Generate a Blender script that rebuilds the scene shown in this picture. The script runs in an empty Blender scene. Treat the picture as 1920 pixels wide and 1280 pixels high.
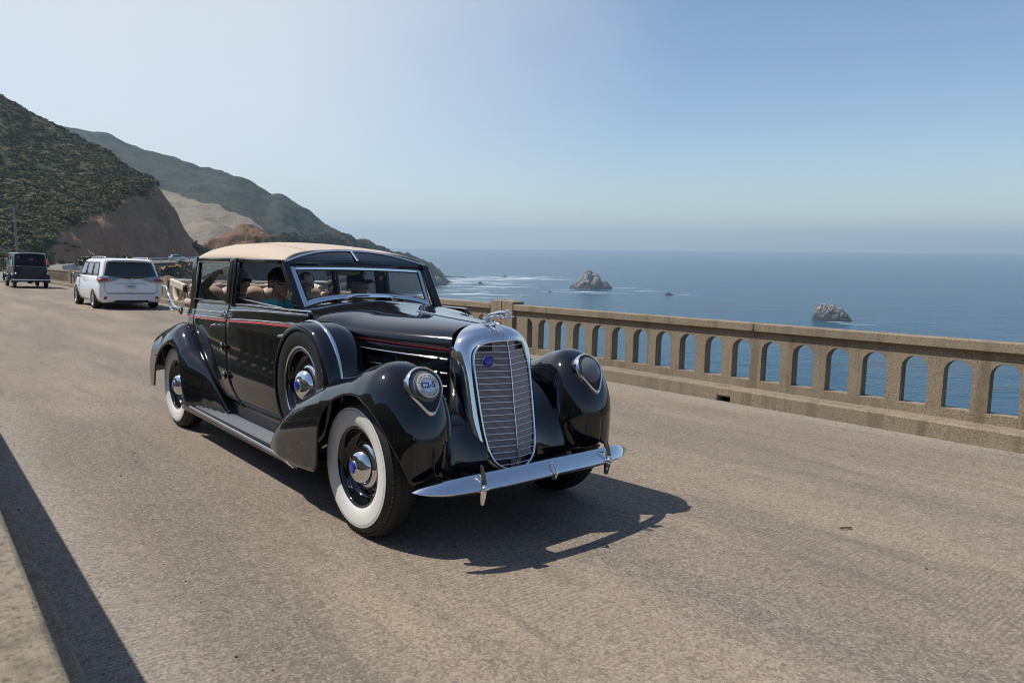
import bpy, bmesh, math, random
import numpy as np
from mathutils import Matrix, Vector

random.seed(7)
SC = bpy.context.scene
COL = SC.collection
rad = math.radians

# ------------------------------------------------------------------ camera
F_PX = 1318.45            # focal length in pixels of a 1920 wide frame
HC = 1.566                # eye height above the bridge deck


def axes(pitch, roll):
    cp, sp, cr, sr = math.cos(pitch), math.sin(pitch), math.cos(roll), math.sin(roll)
    fwd = np.array([0, cp, -sp])
    up = np.array([0, sp, cp])
    right = np.array([1.0, 0, 0])
    return right * cr + up * sr, -right * sr + up * cr, fwd


CR, CU, CW = axes(rad(7.88), rad(0.46827))          # camera axes, z = true vertical
RR, RU, RW = axes(rad(5.54121), rad(1.50042))          # the same camera seen from the banked deck
cam_d = bpy.data.cameras.new('camera')
cam = bpy.data.objects.new('camera', cam_d)
COL.objects.link(cam)
m = Matrix.Identity(4)
for i in range(3):
    m[i][0], m[i][1], m[i][2] = CR[i], CU[i], -CW[i]
m[2][3] = HC
cam.matrix_world = m
cam_d.sensor_width = 36
cam_d.lens = F_PX / 1920 * 36
cam_d.clip_start = 0.05
cam_d.clip_end = 60000
cam_d.dof.use_dof = True
cam_d.dof.focus_distance = 4.9
cam_d.dof.aperture_fstop = 8.0
SC.camera = cam

# deck frame (x along the classic car towards its nose, y to its left, z off the deck) -> world
_R = np.stack([CR, CU, CW], 0).T @ np.stack([RR, RU, RW], 0)
_th = -0.8533376
_A = np.array([[math.cos(_th), -math.sin(_th), 0], [math.sin(_th), math.cos(_th), 0], [0, 0, 1]])
_L = _R @ _A
_t = np.array([0, 0, HC]) + _R @ (np.array([-0.258297, 4.587257, 0]) - np.array([0, 0, HC]))
DECK = Matrix([[*_L[0], _t[0]], [*_L[1], _t[1]], [*_L[2], _t[2]], [0, 0, 0, 1]])


def pix(px, py, d):
    """a world point seen from the photographer's place in direction (px, py), d metres deep"""
    v = CR * (px - 960) / F_PX - CU * (py - 640) / F_PX + CW
    return np.array([0, 0, HC]) + v * d


# ------------------------------------------------------------------ world, sun, exposure
SUN_DECK = np.array([-0.50, -0.485, 1.0])                # direction to the sun in the deck frame
sd = _L @ SUN_DECK
sd = sd / np.linalg.norm(sd)
SUN_EL = math.asin(sd[2])
SUN_AZ = math.atan2(sd[0], sd[1])                      # from +y clockwise
W = bpy.data.worlds.new('World')
SC.world = W
W.use_nodes = True
nt = W.node_tree
nt.nodes.clear()
out = nt.nodes.new('ShaderNodeOutputWorld')
bg = nt.nodes.new('ShaderNodeBackground')
bg.inputs['Strength'].default_value = 0.098
sky = nt.nodes.new('ShaderNodeTexSky')
sky.sky_type = 'NISHITA'
sky.sun_disc = False
sky.sun_elevation = SUN_EL
sky.sun_rotation = SUN_AZ
sky.altitude = 80
sky.air_density = 1.0
sky.dust_density = 0.5
sky.ozone_density = 2.0
# soft sea fog cloud drifting in on the sun side of the sky
tc = nt.nodes.new('ShaderNodeTexCoord')
nz = nt.nodes.new('ShaderNodeTexNoise')
nz.inputs['Scale'].default_value = 1.5
nz.inputs['Detail'].default_value = 5
nz.inputs['Roughness'].default_value = 0.5
vd = nt.nodes.new('ShaderNodeVectorMath')
vd.operation = 'DOT_PRODUCT'
_cl = CR * (-1050) / F_PX + CU * (760) / F_PX + CW
_cl = _cl / np.linalg.norm(_cl)
vd.inputs[1].default_value = tuple(_cl)
nt.links.new(tc.outputs['Generated'], nz.inputs['Vector'])
nt.links.new(tc.outputs['Generated'], vd.inputs[0])
ad = nt.nodes.new('ShaderNodeMath')
ad.operation = 'MULTIPLY_ADD'
ad.inputs[1].default_value = 0.28
nt.links.new(nz.outputs['Fac'], ad.inputs[0])
nt.links.new(vd.outputs['Value'], ad.inputs[2])
mr = nt.nodes.new('ShaderNodeMapRange')
mr.interpolation_type = 'SMOOTHSTEP'
mr.inputs['From Min'].default_value = 0.82
mr.inputs['From Max'].default_value = 1.22
mr.inputs['To Max'].default_value = 0.85
nt.links.new(ad.outputs[0], mr.inputs['Value'])
mx = nt.nodes.new('ShaderNodeMix')
mx.data_type = 'RGBA'
mx.inputs['B'].default_value = (6.3, 6.5, 6.7, 1)
nt.links.new(mr.outputs[0], mx.inputs['Factor'])
nt.links.new(sky.outputs[0], mx.inputs['A'])
nt.links.new(mx.outputs['Result'], bg.inputs['Color'])
nt.links.new(bg.outputs[0], out.inputs['Surface'])

sun_d = bpy.data.lights.new('sun', 'SUN')
sun_d.energy = 3.9
sun_d.angle = rad(0.6)
sun_d.color = (1.0, 0.94, 0.85)
sun = bpy.data.objects.new('sun', sun_d)
COL.objects.link(sun)
sun.location = (-30, 5, 40)
sun.rotation_euler = Vector(sd).to_track_quat('Z', 'Y').to_euler()

vs = SC.view_settings
vs.view_transform = 'Standard'
vs.look = 'None'
vs.exposure = 0.42
vs.gamma = 1.0
vs.use_curve_mapping = False
SC.cycles.use_denoising = True
SC.cycles.filter_width = 1.05
SC.cycles.max_bounces = 10
SC.cycles.transparent_max_bounces = 16
SC.cycles.volume_bounces = 0
SC.cycles.caustics_reflective = False
SC.cycles.caustics_refractive = False
SC.cycles.sample_clamp_indirect = 6.0


# ------------------------------------------------------------------ materials
def nmat(name):
    mt = bpy.data.materials.new(name)
    mt.use_nodes = True
    return mt, mt.node_tree, mt.node_tree.nodes['Principled BSDF']


def mat(name, col, rough=0.5, metal=0.0, coat=0.0, spec=0.5, emit=None, noise=0.0, nscale=20, bump=0.0, sheen=0.0):
    mt, t, b = nmat(name)
    b.inputs['Base Color'].default_value = (*col, 1)
    b.inputs['Roughness'].default_value = rough
    b.inputs['Metallic'].default_value = metal
    b.inputs['Coat Weight'].default_value = coat
    b.inputs['Coat Roughness'].default_value = 0.02
    b.inputs['Specular IOR Level'].default_value = spec
    b.inputs['Sheen Weight'].default_value = sheen
    if noise or bump:
        c = t.nodes.new('ShaderNodeTexCoord')
        n = t.nodes.new('ShaderNodeTexNoise')
        n.inputs['Scale'].default_value = nscale
        n.inputs['Detail'].default_value = 6
        t.links.new(c.outputs['Object'], n.inputs['Vector'])
        if noise:
            r = t.nodes.new('ShaderNodeMapRange')
            r.inputs['To Min'].default_value = 1 - noise
            r.inputs['To Max'].default_value = 1 + noise
            t.links.new(n.outputs['Fac'], r.inputs['Value'])
            x = t.nodes.new('ShaderNodeMix')
            x.data_type = 'RGBA'
            x.blend_type = 'MULTIPLY'
            x.inputs['Factor'].default_value = 1
            x.inputs['A'].default_value = (*col, 1)
            t.links.new(r.outputs[0], x.inputs['B'])
            t.links.new(x.outputs['Result'], b.inputs['Base Color'])
        if bump:
            bp = t.nodes.new('ShaderNodeBump')
            bp.inputs['Strength'].default_value = 1
            bp.inputs['Distance'].default_value = bump
            t.links.new(n.outputs['Fac'], bp.inputs['Height'])
            t.links.new(bp.outputs[0], b.inputs['Normal'])
    return mt


def glass_mat(name, tint=(0.9, 0.93, 0.92), refl=1.0, rough=0.0):
    mt, t, b = nmat(name)
    t.nodes.remove(b)
    o = t.nodes['Material Output']
    tr = t.nodes.new('ShaderNodeBsdfTransparent')
    tr.inputs[0].default_value = (*tint, 1)
    gl = t.nodes.new('ShaderNodeBsdfGlossy')
    gl.inputs['Roughness'].default_value = rough
    fr = t.nodes.new('ShaderNodeFresnel')
    fr.inputs['IOR'].default_value = 1.5
    mu = t.nodes.new('ShaderNodeMath')
    mu.operation = 'MULTIPLY'
    mu.inputs[1].default_value = refl
    t.links.new(fr.outputs[0], mu.inputs[0])
    ms = t.nodes.new('ShaderNodeMixShader')
    t.links.new(mu.outputs[0], ms.inputs[0])
    t.links.new(tr.outputs[0], ms.inputs[1])
    t.links.new(gl.outputs[0], ms.inputs[2])
    t.links.new(ms.outputs[0], o.inputs['Surface'])
    return mt


class Nodes:
    """tiny helper for longer node graphs"""

    def __init__(self, mt):
        self.t = mt.node_tree
        self.b = self.t.nodes['Principled BSDF']

    def n(self, kind, **kw):
        nd = self.t.nodes.new(kind)
        for k, v in kw.items():
            if hasattr(nd, k):
                setattr(nd, k, v)
            else:
                nd.inputs[k.replace('_', ' ')].default_value = v
        return nd

    def l(self, a, b):
        self.t.links.new(a, b)

    def noise(self, vec, scale, detail=4, rough=0.5):
        nd = self.n('ShaderNodeTexNoise')
        nd.inputs['Scale'].default_value = scale
        nd.inputs['Detail'].default_value = detail
        nd.inputs['Roughness'].default_value = rough
        self.l(vec, nd.inputs['Vector'])
        return nd.outputs['Fac']

    def mapv(self, vec, scale=(1, 1, 1), loc=(0, 0, 0), rot=(0, 0, 0)):
        nd = self.n('ShaderNodeMapping')
        nd.inputs['Scale'].default_value = scale
        nd.inputs['Location'].default_value = loc
        nd.inputs['Rotation'].default_value = rot
        self.l(vec, nd.inputs['Vector'])
        return nd.outputs[0]

    def rng(self, v, a, b, c=0.0, d=1.0, smooth=False):
        nd = self.n('ShaderNodeMapRange')
        if smooth:
            nd.interpolation_type = 'SMOOTHSTEP'
        for k, x in zip(('From Min', 'From Max', 'To Min', 'To Max'), (a, b, c, d)):
            nd.inputs[k].default_value = x
        self.l(v, nd.inputs['Value'])
        return nd.outputs[0]

    def mix(self, f, a, b, mode='MIX'):
        nd = self.n('ShaderNodeMix')
        nd.data_type = 'RGBA'
        nd.blend_type = mode
        for k, x in (('Factor', f), ('A', a), ('B', b)):
            if isinstance(x, (tuple, list)):
                nd.inputs[k].default_value = (*x, 1) if len(x) == 3 else x
            elif isinstance(x, (int, float)):
                nd.inputs[k].default_value = x
            else:
                self.l(x, nd.inputs[k])
        return nd.outputs['Result']

    def math(self, op, a, b=0.0, c=None):
        nd = self.n('ShaderNodeMath')
        nd.operation = op
        for i, x in enumerate((a, b) if c is None else (a, b, c)):
            if isinstance(x, (int, float)):
                nd.inputs[i].default_value = x
            else:
                self.l(x, nd.inputs[i])
        return nd.outputs[0]

    def bump(self, h, dist, strength=1.0, prev=None):
        nd = self.n('ShaderNodeBump')
        nd.inputs['Distance'].default_value = dist
        nd.inputs['Strength'].default_value = strength
        self.l(h, nd.inputs['Height'])
        if prev is not None:
            self.l(prev, nd.inputs['Normal'])
        return nd.outputs[0]


# ------------------------------------------------------------------ object helpers
def tag(o, label=None, cat=None, group=None, kind=None):
    if label:
        o['label'] = label
    if cat:
        o['category'] = cat
    if group:
        o['group'] = group
    if kind:
        o['kind'] = kind
    return o


def empty(name, parent=None, mw=None):
    o = bpy.data.objects.new(name, None)
    o.empty_display_size = 0.2
    COL.objects.link(o)
    if parent is not None:
        o.parent = parent
    if mw is not None:
        o.matrix_world = mw
    return o


def link(name, me, mt=None, parent=None, mw=None):
    o = bpy.data.objects.new(name, me)
    COL.objects.link(o)
    if mt is not None and not me.materials:
        for x in (mt if isinstance(mt, (list, tuple)) else [mt]):
            me.materials.append(x)
    if parent is not None:
        o.parent = parent
    if mw is not None:
        o.matrix_world = mw
    return o


def obj(name, vf, mt, parent=None, mw=None, smooth=40, subd=0, solid=0.0, soff=-1, bevel=0.0, rim=None):
    """vf = (verts, faces); smooth = sharp-edge angle in degrees or None for flat shading"""
    v, f = vf
    me = bpy.data.meshes.new(name)
    me.from_pydata([tuple(map(float, p)) for p in v], [], [tuple(map(int, q)) for q in f])
    me.validate()
    bm = bmesh.new()
    bm.from_mesh(me)
    bmesh.ops.remove_doubles(bm, verts=bm.verts, dist=1e-5)
    bm.to_mesh(me)
    bm.free()
    if smooth is not None:
        me.shade_smooth()
        if smooth < 180:
            me.set_sharp_from_angle(angle=rad(smooth))
    o = link(name, me, mt, parent, mw)
    if rim is not None:
        me.materials.append(rim)
    if solid:
        md = o.modifiers.new('solid', 'SOLIDIFY')
        md.material_offset_rim = 1 if rim is not None else 0
        md.thickness = solid
        md.offset = soff
    if bevel:
        md = o.modifiers.new('bevel', 'BEVEL')
        md.width = bevel
        md.segments = 2
        md.limit_method = 'ANGLE'
        md.angle_limit = rad(35)
        md.harden_normals = False
    if subd:
        md = o.modifiers.new('sub', 'SUBSURF')
        md.levels = md.render_levels = subd
    return o


def join(*vfs):
    V, Fc, k = [], [], 0
    for v, f in vfs:
        V += [tuple(p) for p in v]
        Fc += [tuple(i + k for i in q) for q in f]
        k += len(v)
    return V, Fc


def grid(P, cu=False, cv=False, flip=False):
    P = np.asarray(P, float)
    nu, nv = P.shape[:2]
    f = []
    for i in range(nu if cu else nu - 1):
        for j in range(nv if cv else nv - 1):
            a, b = i * nv + j, ((i + 1) % nu) * nv + j
            c, d = ((i + 1) % nu) * nv + (j + 1) % nv, i * nv + (j + 1) % nv
            f.append((a, d, c, b) if flip else (a, b, c, d))
    return [tuple(p) for p in P.reshape(-1, 3)], f


def mirror(vf):
    v, f = vf
    return [(p[0], -p[1], p[2]) for p in v], [tuple(reversed(q)) for q in f]


def box(c, s, rot=None):
    x, y, z = s[0] / 2, s[1] / 2, s[2] / 2
    v = [Vector((a * x, b * y, e * z)) for a in (-1, 1) for b in (-1, 1) for e in (-1, 1)]
    if rot is not None:
        R = rot if isinstance(rot, Matrix) else Matrix.Rotation(rot, 3, 'Z')
        v = [R @ p for p in v]
    v = [tuple(p + Vector(c)) for p in v]
    f = [(0, 1, 3, 2), (4, 6, 7, 5), (0, 4, 5, 1), (2, 3, 7, 6), (0, 2, 6, 4), (1, 5, 7, 3)]
    return v, f


def spline(pts, n, closed=False, uniform=False):
    """Catmull-Rom resampling of a polyline to n points, by arc length or by control point"""
    P = np.asarray(pts, float)
    if closed:
        P = np.vstack([P[-1:], P, P[:2]])
    else:
        P = np.vstack([2 * P[0] - P[1], P, 2 * P[-1] - P[-2]])
    m_ = len(P) - 3
    seg = np.ones(m_) if uniform else np.linalg.norm(P[2:-1] - P[1:-2], axis=1)
    cum = np.concatenate([[0], np.cumsum(seg)])
    s = np.linspace(0, cum[-1], n + 1)[:-1] if closed else np.linspace(0, cum[-1], n)
    out_ = []
    for x in s:
        i = min(max(int(np.searchsorted(cum, x, side='right')) - 1, 0), m_ - 1)
        t = (x - cum[i]) / max(seg[i], 1e-9)
        p0, p1, p2, p3 = P[i], P[i + 1], P[i + 2], P[i + 3]
        out_.append(0.5 * (2 * p1 + (p2 - p0) * t + (2 * p0 - 5 * p1 + 4 * p2 - p3) * t * t + (3 * p1 - p0 - 3 * p2 + p3) * t ** 3))
    return np.array(out_)


def cr(xs, ys, x):
    """smooth 1-d interpolation through (xs, ys): monotone cubic"""
    xs, ys = np.asarray(xs, float), np.asarray(ys, float)
    h = np.diff(xs)
    d = np.diff(ys) / h
    mm = np.zeros_like(ys)
    mm[1:-1] = np.where(d[:-1] * d[1:] > 0, 2 * d[:-1] * d[1:] / np.where(d[:-1] + d[1:] == 0, 1, d[:-1] + d[1:]), 0)
    mm[0], mm[-1] = d[0], d[-1]
    x = np.clip(np.asarray(x, float), xs[0], xs[-1])
    i = np.clip(np.searchsorted(xs, x, side='right') - 1, 0, len(xs) - 2)
    t = (x - xs[i]) / h[i]
    return (ys[i] * (1 + 2 * t) * (1 - t) ** 2 + mm[i] * h[i] * t * (1 - t) ** 2 + ys[i + 1] * t * t * (3 - 2 * t) + mm[i + 1] * h[i] * t * t * (t - 1))


def tube(pts, r, seg=8, caps=True, closed=False, flat=(1, 1), upv=(0, 0, 1)):
    P = np.asarray(pts, float)
    n = len(P)
    rs = np.full(n, r) if np.isscalar(r) else np.asarray(r, float)
    T = np.gradient(P, axis=0) if not closed else (np.roll(P, -1, 0) - np.roll(P, 1, 0))
    T /= np.linalg.norm(T, axis=1)[:, None] + 1e-12
    ref = np.array(upv, float)
    if abs(T[0] @ ref) > 0.95:
        ref = np.array([0, 1.0, 0]) if abs(T[0][1]) < 0.9 else np.array([1.0, 0, 0])
    V = []
    A = None
    for i in range(n):
        a = ref - T[i] * (ref @ T[i]) if A is None else A - T[i] * (A @ T[i])
        a /= np.linalg.norm(a) + 1e-12
        A = a
        b = np.cross(T[i], a)
        for k in range(seg):
            ph = 2 * math.pi * k / seg
            V.append(P[i] + rs[i] * (a * math.cos(ph) * flat[0] + b * math.sin(ph) * flat[1]))
    f = []
    for i in range(n if closed else n - 1):
        for k in range(seg):
            a0, a1 = i * seg + k, i * seg + (k + 1) % seg
            b0, b1 = ((i + 1) % n) * seg + k, ((i + 1) % n) * seg + (k + 1) % seg
            f.append((a0, a1, b1, b0))
    if caps and not closed:
        f.append(tuple(reversed(range(seg))))
        f.append(tuple((n - 1) * seg + k for k in range(seg)))
    return [tuple(p) for p in V], f


def lathe(prof, seg=48, c=(0, 0, 0), axis='y', a0=0.0, a1=2 * math.pi):
    """prof = list of (radius, offset along axis)"""
    full = abs(a1 - a0 - 2 * math.pi) < 1e-6
    n = seg if full else seg + 1
    P = np.zeros((n, len(prof), 3))
    for i in range(n):
        ph = a0 + (a1 - a0) * i / seg
        for j, (r, o) in enumerate(prof):
            if axis == 'y':
                P[i, j] = (c[0] + r * math.cos(ph), c[1] + o, c[2] + r * math.sin(ph))
            elif axis == 'x':
                P[i, j] = (c[0] + o, c[1] + r * math.cos(ph), c[2] + r * math.sin(ph))
            else:
                P[i, j] = (c[0] + r * math.cos(ph), c[1] + r * math.sin(ph), c[2] + o)
    return grid(P, cu=full)


def ellipsoid(c, s, nu=16, nv=10, rot=None):
    P = np.zeros((nu, nv, 3))
    for i in range(nu):
        for j in range(nv):
            a, b = 2 * math.pi * i / nu, math.pi * (j / (nv - 1) - 0.5)
            P[i, j] = (s[0] * math.cos(a) * math.cos(b), s[1] * math.sin(a) * math.cos(b), s[2] * math.sin(b))
    v, f = grid(P, cu=True)
    if rot is not None:
        v = [tuple(rot @ Vector(p)) for p in v]
    return [(p[0] + c[0], p[1] + c[1], p[2] + c[2]) for p in v], f


def prism(poly, d0, d1, axis='y'):
    """extrude a 2-d polygon; axis y: poly is (x, z); axis x: poly is (y, z); axis z: poly is (x, y)"""
    def p3(p, d):
        return {'y': (p[0], d, p[1]), 'x': (d, p[0], p[1]), 'z': (p[0], p[1], d)}[axis]
    n = len(poly)
    v = [p3(p, d0) for p in poly] + [p3(p, d1) for p in poly]
    f = [tuple(range(n)), tuple(reversed(range(n, 2 * n)))]
    f += [(i, n + i, n + (i + 1) % n, (i + 1) % n) for i in range(n)]
    return v, f


def fix_normals(o):
    bm = bmesh.new()
    bm.from_mesh(o.data)
    bmesh.ops.recalc_face_normals(bm, faces=bm.faces)
    bm.to_mesh(o.data)
    bm.free()
    return o


def copy_tree(o, parent=None):
    c = o.copy()
    COL.objects.link(c)
    c.parent = parent
    for ch in list(o.children):
        copy_tree(ch, c)
    return c


_rng = np.random.RandomState(3)
_tab = _rng.rand(64, 64, 64)


def vnoise(P):
    P = np.asarray(P, float)
    i = np.floor(P).astype(int)
    t = P - i
    t = t * t * (3 - 2 * t)
    r = 0
    for dx in (0, 1):
        for dy in (0, 1):
            for dz in (0, 1):
                w = (t[..., 0] if dx else 1 - t[..., 0]) * (t[..., 1] if dy else 1 - t[..., 1]) * (t[..., 2] if dz else 1 - t[..., 2])
                r = r + w * _tab[(i[..., 0] + dx) % 64, (i[..., 1] + dy) % 64, (i[..., 2] + dz) % 64]
    return r * 2 - 1


def fbm(P, octv=4, gain=0.5):
    P = np.asarray(P, float)
    r, a = 0, 1.0
    for k in range(octv):
        r = r + a * vnoise(P * 2 ** k + 17.3 * k)
        a *= gain
    return r

# ================================================================== THE SETTING
# ---------------------------------------------------------------- sea
SEA_Z = -80.0


def sea_material():
    mt, t, b = nmat('sea_water')
    N = Nodes(mt)
    g = N.n('ShaderNodeNewGeometry').outputs['Position']
    b.inputs['Base Color'].default_value = (0.012, 0.05, 0.085, 1)
    b.inputs['Roughness'].default_value = 0.22
    b.inputs['IOR'].default_value = 1.33
    v1 = N.mapv(g, (0.02, 0.05, 0.02), rot=(0, 0, 0.5))
    v2 = N.mapv(g, (0.11, 0.25, 0.1), rot=(0, 0, 0.3))
    h1 = N.noise(v1, 1.0, 5, 0.6)
    h2 = N.noise(v2, 1.0, 5, 0.6)
    bn = N.bump(h1, 6.0, 0.55)
    bn = N.bump(h2, 1.8, 0.8, bn)
    N.l(bn, b.inputs['Normal'])
    # kelp beds and current streaks
    k = N.noise(N.mapv(g, (0.004, 0.018, 0.01), rot=(0, 0, 0.55)), 1.0, 6, 0.65)
    kelp = N.rng(k, 0.52, 0.64, 0, 0.8, True)
    col = N.mix(kelp, (0.006, 0.050, 0.100), (0.030, 0.038, 0.042))
    rp = N.noise(N.mapv(g, (0.018, 0.07, 0.02), rot=(0, 0, 0.4)), 1.0, 7, 0.7)  # paler ripples: light and shade of the waves put into the colour
    col = N.mix(N.rng(rp, 0.42, 0.60, 0, 0.75), col, (0.030, 0.088, 0.125))
    # foam round the rocks and along the shore
    foam = None
    for (c, r0, r1) in FOAM:
        d = N.n('ShaderNodeVectorMath', operation='DISTANCE')
        dv = N.mapv(g, (1, 1, 0))
        N.l(dv, d.inputs[0])
        d.inputs[1].default_value = (c[0], c[1], 0)
        f = N.rng(d.outputs['Value'], r0, r1, 1, 0, True)
        foam = f if foam is None else N.math('MAXIMUM', foam, f)
    fn = N.noise(N.mapv(g, (0.012, 0.035, 0.02), rot=(0, 0, 0.5)), 1.0, 7, 0.62)
    fm = N.rng(N.math('MULTIPLY', N.rng(fn, 0.50, 0.60, 0, 1, True), foam), 0.10, 0.9, 0, 0.7)
    col = N.mix(fm, col, (0.75, 0.8, 0.82))
    N.l(col, b.inputs['Base Color'])
    N.l(N.math('MULTIPLY_ADD', fm, 0.5, 0.22), b.inputs['Roughness'])
    return mt


def at_sea(px, py):
    d = CR * (px - 960) / F_PX - CU * (py - 640) / F_PX + CW
    return np.array([0, 0, HC]) + d * ((SEA_Z - HC) / d[2])


FOAM = [(at_sea(1145, 544), 12, 130), (at_sea(1100, 547), 12, 110), (at_sea(1596, 604), 6, 38), (at_sea(1275, 553), 5, 60),
        (at_sea(960, 522), 20, 260), (at_sea(850, 528), 20, 300), (at_sea(1035, 524), 10, 160), (at_sea(840, 552), 10, 200), (at_sea(905, 538), 10, 150)]
_n = 40
_ring = [(0, 0)]
sea_v, sea_f = [(0, 0, SEA_Z)], []
_rad = [150, 400, 800, 1500, 3000, 6000, 11000]
for r in _rad:
    for k in range(_n):
        a = 2 * math.pi * k / _n
        sea_v.append((r * math.cos(a), r * math.sin(a), SEA_Z))
for k in range(_n):
    sea_f.append((0, 1 + k, 1 + (k + 1) % _n))
    for q in range(len(_rad) - 1):
        a, b_ = 1 + q * _n + k, 1 + q * _n + (k + 1) % _n
        sea_f.append((a, a + _n, b_ + _n, b_))
sea = obj('sea', (sea_v, sea_f), sea_material(), smooth=None)
tag(sea, 'blue ocean reaching the hazy horizon', kind='structure')


# ---------------------------------------------------------------- terrain
def loft(cols, nu, nv, amp, scale, seed=0, edge_keep=0.0):
    """cols: list of columns, each a list of (px, py, depth) from foot to back; returns world grid"""
    C = np.array([[pix(*p) for p in c] for c in cols])          # (ncol, nrow, 3)
    up = np.array([spline(c, nv) for c in C])                    # (ncol, nv, 3)
    G = np.array([spline(up[:, j], nu, uniform=True) for j in range(nv)])      # (nv, nu, 3)
    G = np.transpose(G, (1, 0, 2))
    d1 = np.gradient(G, axis=0)
    d2 = np.gradient(G, axis=1)
    nrm = np.cross(d1, d2)
    nrm /= np.linalg.norm(nrm, axis=2)[..., None] + 1e-9
    G = G + nrm * (amp * fbm(G / scale + seed, 5))[..., None]
    return G


def vattr(o, name, vals):
    a = o.data.attributes.new(name, 'FLOAT', 'POINT')
    a.data.foreach_set('value', np.asarray(vals, np.float32).ravel())


def terrain_obj(name, G, mt, attrs=None):
    v, f = grid(G)
    me = bpy.data.meshes.new(name)
    me.from_pydata(v, [], f)
    me.shade_smooth()
    o = link(name, me, mt)
    for k, a in (attrs or {}).items():
        vattr(o, k, a)
    return o


def hill_material(name, scrub_a, scrub_b, soil_a, soil_b, nsc, soil_thr=None, bumpd=0.6):
    mt, t, b = nmat(name)
    N = Nodes(mt)
    g = N.n('ShaderNodeNewGeometry').outputs['Position']
    at = N.n('ShaderNodeAttribute', attribute_name='soil').outputs['Fac']
    n1 = N.noise(g, nsc, 8, 0.62)
    n2 = N.noise(g, nsc * 5, 6, 0.65)
    n3 = N.noise(g, nsc * 0.2, 4, 0.6)
    sc_ = N.mix(N.rng(n1, 0.35, 0.65), scrub_a, scrub_b)
    sc_ = N.mix(N.rng(n2, 0.3, 0.75), sc_, (scrub_a[0] * 0.55, scrub_a[1] * 0.6, scrub_a[2] * 0.6))
    so = N.mix(N.rng(n1, 0.3, 0.7), soil_a, soil_b)
    so = N.mix(N.rng(n2, 0.5, 0.8, 0, 0.6), so, (soil_a[0] * 0.45, soil_a[1] * 0.45, soil_a[2] * 0.5))
    fac = N.math('ADD', at, N.rng(n3, 0.3, 0.7, -0.25, 0.25))
    fac = N.math('ADD', fac, N.rng(n2, 0.3, 0.7, -0.2, 0.2))
    fac = N.rng(fac, 0.42, 0.58, 0, 1, True)
    N.l(N.mix(fac, sc_, so), b.inputs['Base Color'])
    b.inputs['Roughness'].default_value = 0.95
    b.inputs['Specular IOR Level'].default_value = 0.1
    N.l(N.bump(n2, bumpd, 1.0, N.bump(n1, bumpd * 2.5, 0.8)), b.inputs['Normal'])
    return mt


# near hill with the brown road cut
HA = [
    [(-260, 560, 60), (-260, 520, 85), (-260, 480, 96), (-260, 260, 200), (-260, 40, 320), (-260, 100, 430)],
    [(-120, 545, 70), (-120, 507, 100), (-120, 470, 110), (-120, 300, 200), (-120, 115, 320), (-120, 160, 430)],
    [(0, 530, 85), (0, 499, 120), (0, 462, 131), (0, 330, 215), (0, 184, 330), (-10, 230, 430)],
    [(70, 520, 105), (70, 495, 140), (72, 456, 151), (66, 330, 230), (62, 215, 325), (60, 250, 420)],
    [(130, 515, 125), (130, 493, 160), (122, 420, 173), (130, 340, 235), (140, 255, 315), (140, 290, 400)],
    [(190, 512, 145), (190, 492, 180), (188, 395, 195), (192, 345, 240), (200, 288, 300), (205, 320, 380)],
    [(250, 508, 165), (250, 490, 200), (243, 361, 218), (247, 343, 250), (250, 325, 285), (255, 350, 350)],
    [(310, 503, 185), (310, 488, 220), (278, 350, 234), (282, 345, 250), (286, 342, 262), (290, 365, 320)],
    [(356, 500, 210), (355, 487, 236), (318, 402, 241), (312, 388, 250), (305, 377, 262), (300, 392, 330)],
    [(374, 497, 228), (373, 484, 250), (347, 440, 256), (332, 415, 268), (320, 400, 285), (310, 420, 350)],
    [(380, 500, 280), (372, 482, 300), (345, 440, 300), (330, 425, 310), (318, 410, 320), (305, 430, 380)],
]
NU, NV = 210, 170
GA = loft(HA, NU, NV, 1.5, 14.0, 1)
_c = np.array([[pix(*p) for p in c] for c in HA])
soilA = np.zeros((NU, NV))
_cum = np.array([np.concatenate([[0], np.cumsum(np.linalg.norm(np.diff(spline(c, 200), axis=0), axis=1))]) for c in _c])
for i in range(NU):
    u = i / (NU - 1) * (len(HA) - 1)
    k = min(int(u), len(HA) - 2)
    fr = u - k
    lens = np.linalg.norm(np.diff(_c, axis=1), axis=2)
    L_ = lens[k] * (1 - fr) + lens[k + 1] * fr
    tot = L_.sum()
    v0, v1 = L_[0] / tot, (L_[0] + L_[1]) / tot
    vv = np.linspace(0, 1, NV)
    cutw = np.interp(u, [0, 3.1, 3.6, 4.4, 10], [0.0, 0.0, 0.75, 1.0, 1.0])
    soilA[i] = cutw * np.clip((v1 + 0.012 - vv) / 0.03, 0, 1)
    if u > 7.2:
        soilA[i] = 1.0
M_HILL_A = hill_material('hill_scrub_soil', (0.066, 0.068, 0.036), (0.135, 0.112, 0.068), (0.235, 0.130, 0.080), (0.36, 0.215, 0.14), 0.12)
# gullies and slips in the bare cut
_gr = np.gradient(GA, axis=1)
GA[..., 2] += 0.0
_flow = fbm(np.stack([GA[..., 0] * 0.22, GA[..., 1] * 0.22, GA[..., 2] * 0.03], -1), 4)
_nr = np.cross(np.gradient(GA, axis=0), _gr)
_nr /= np.linalg.norm(_nr, axis=2)[..., None] + 1e-9
GA += _nr * (soilA * _flow * 0.8)[..., None]
hillA = terrain_obj('hill', GA, M_HILL_A, {'soil': soilA})
tag(hillA, 'steep scrub hill with brown road cut above the bridge end', kind='structure')

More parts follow.
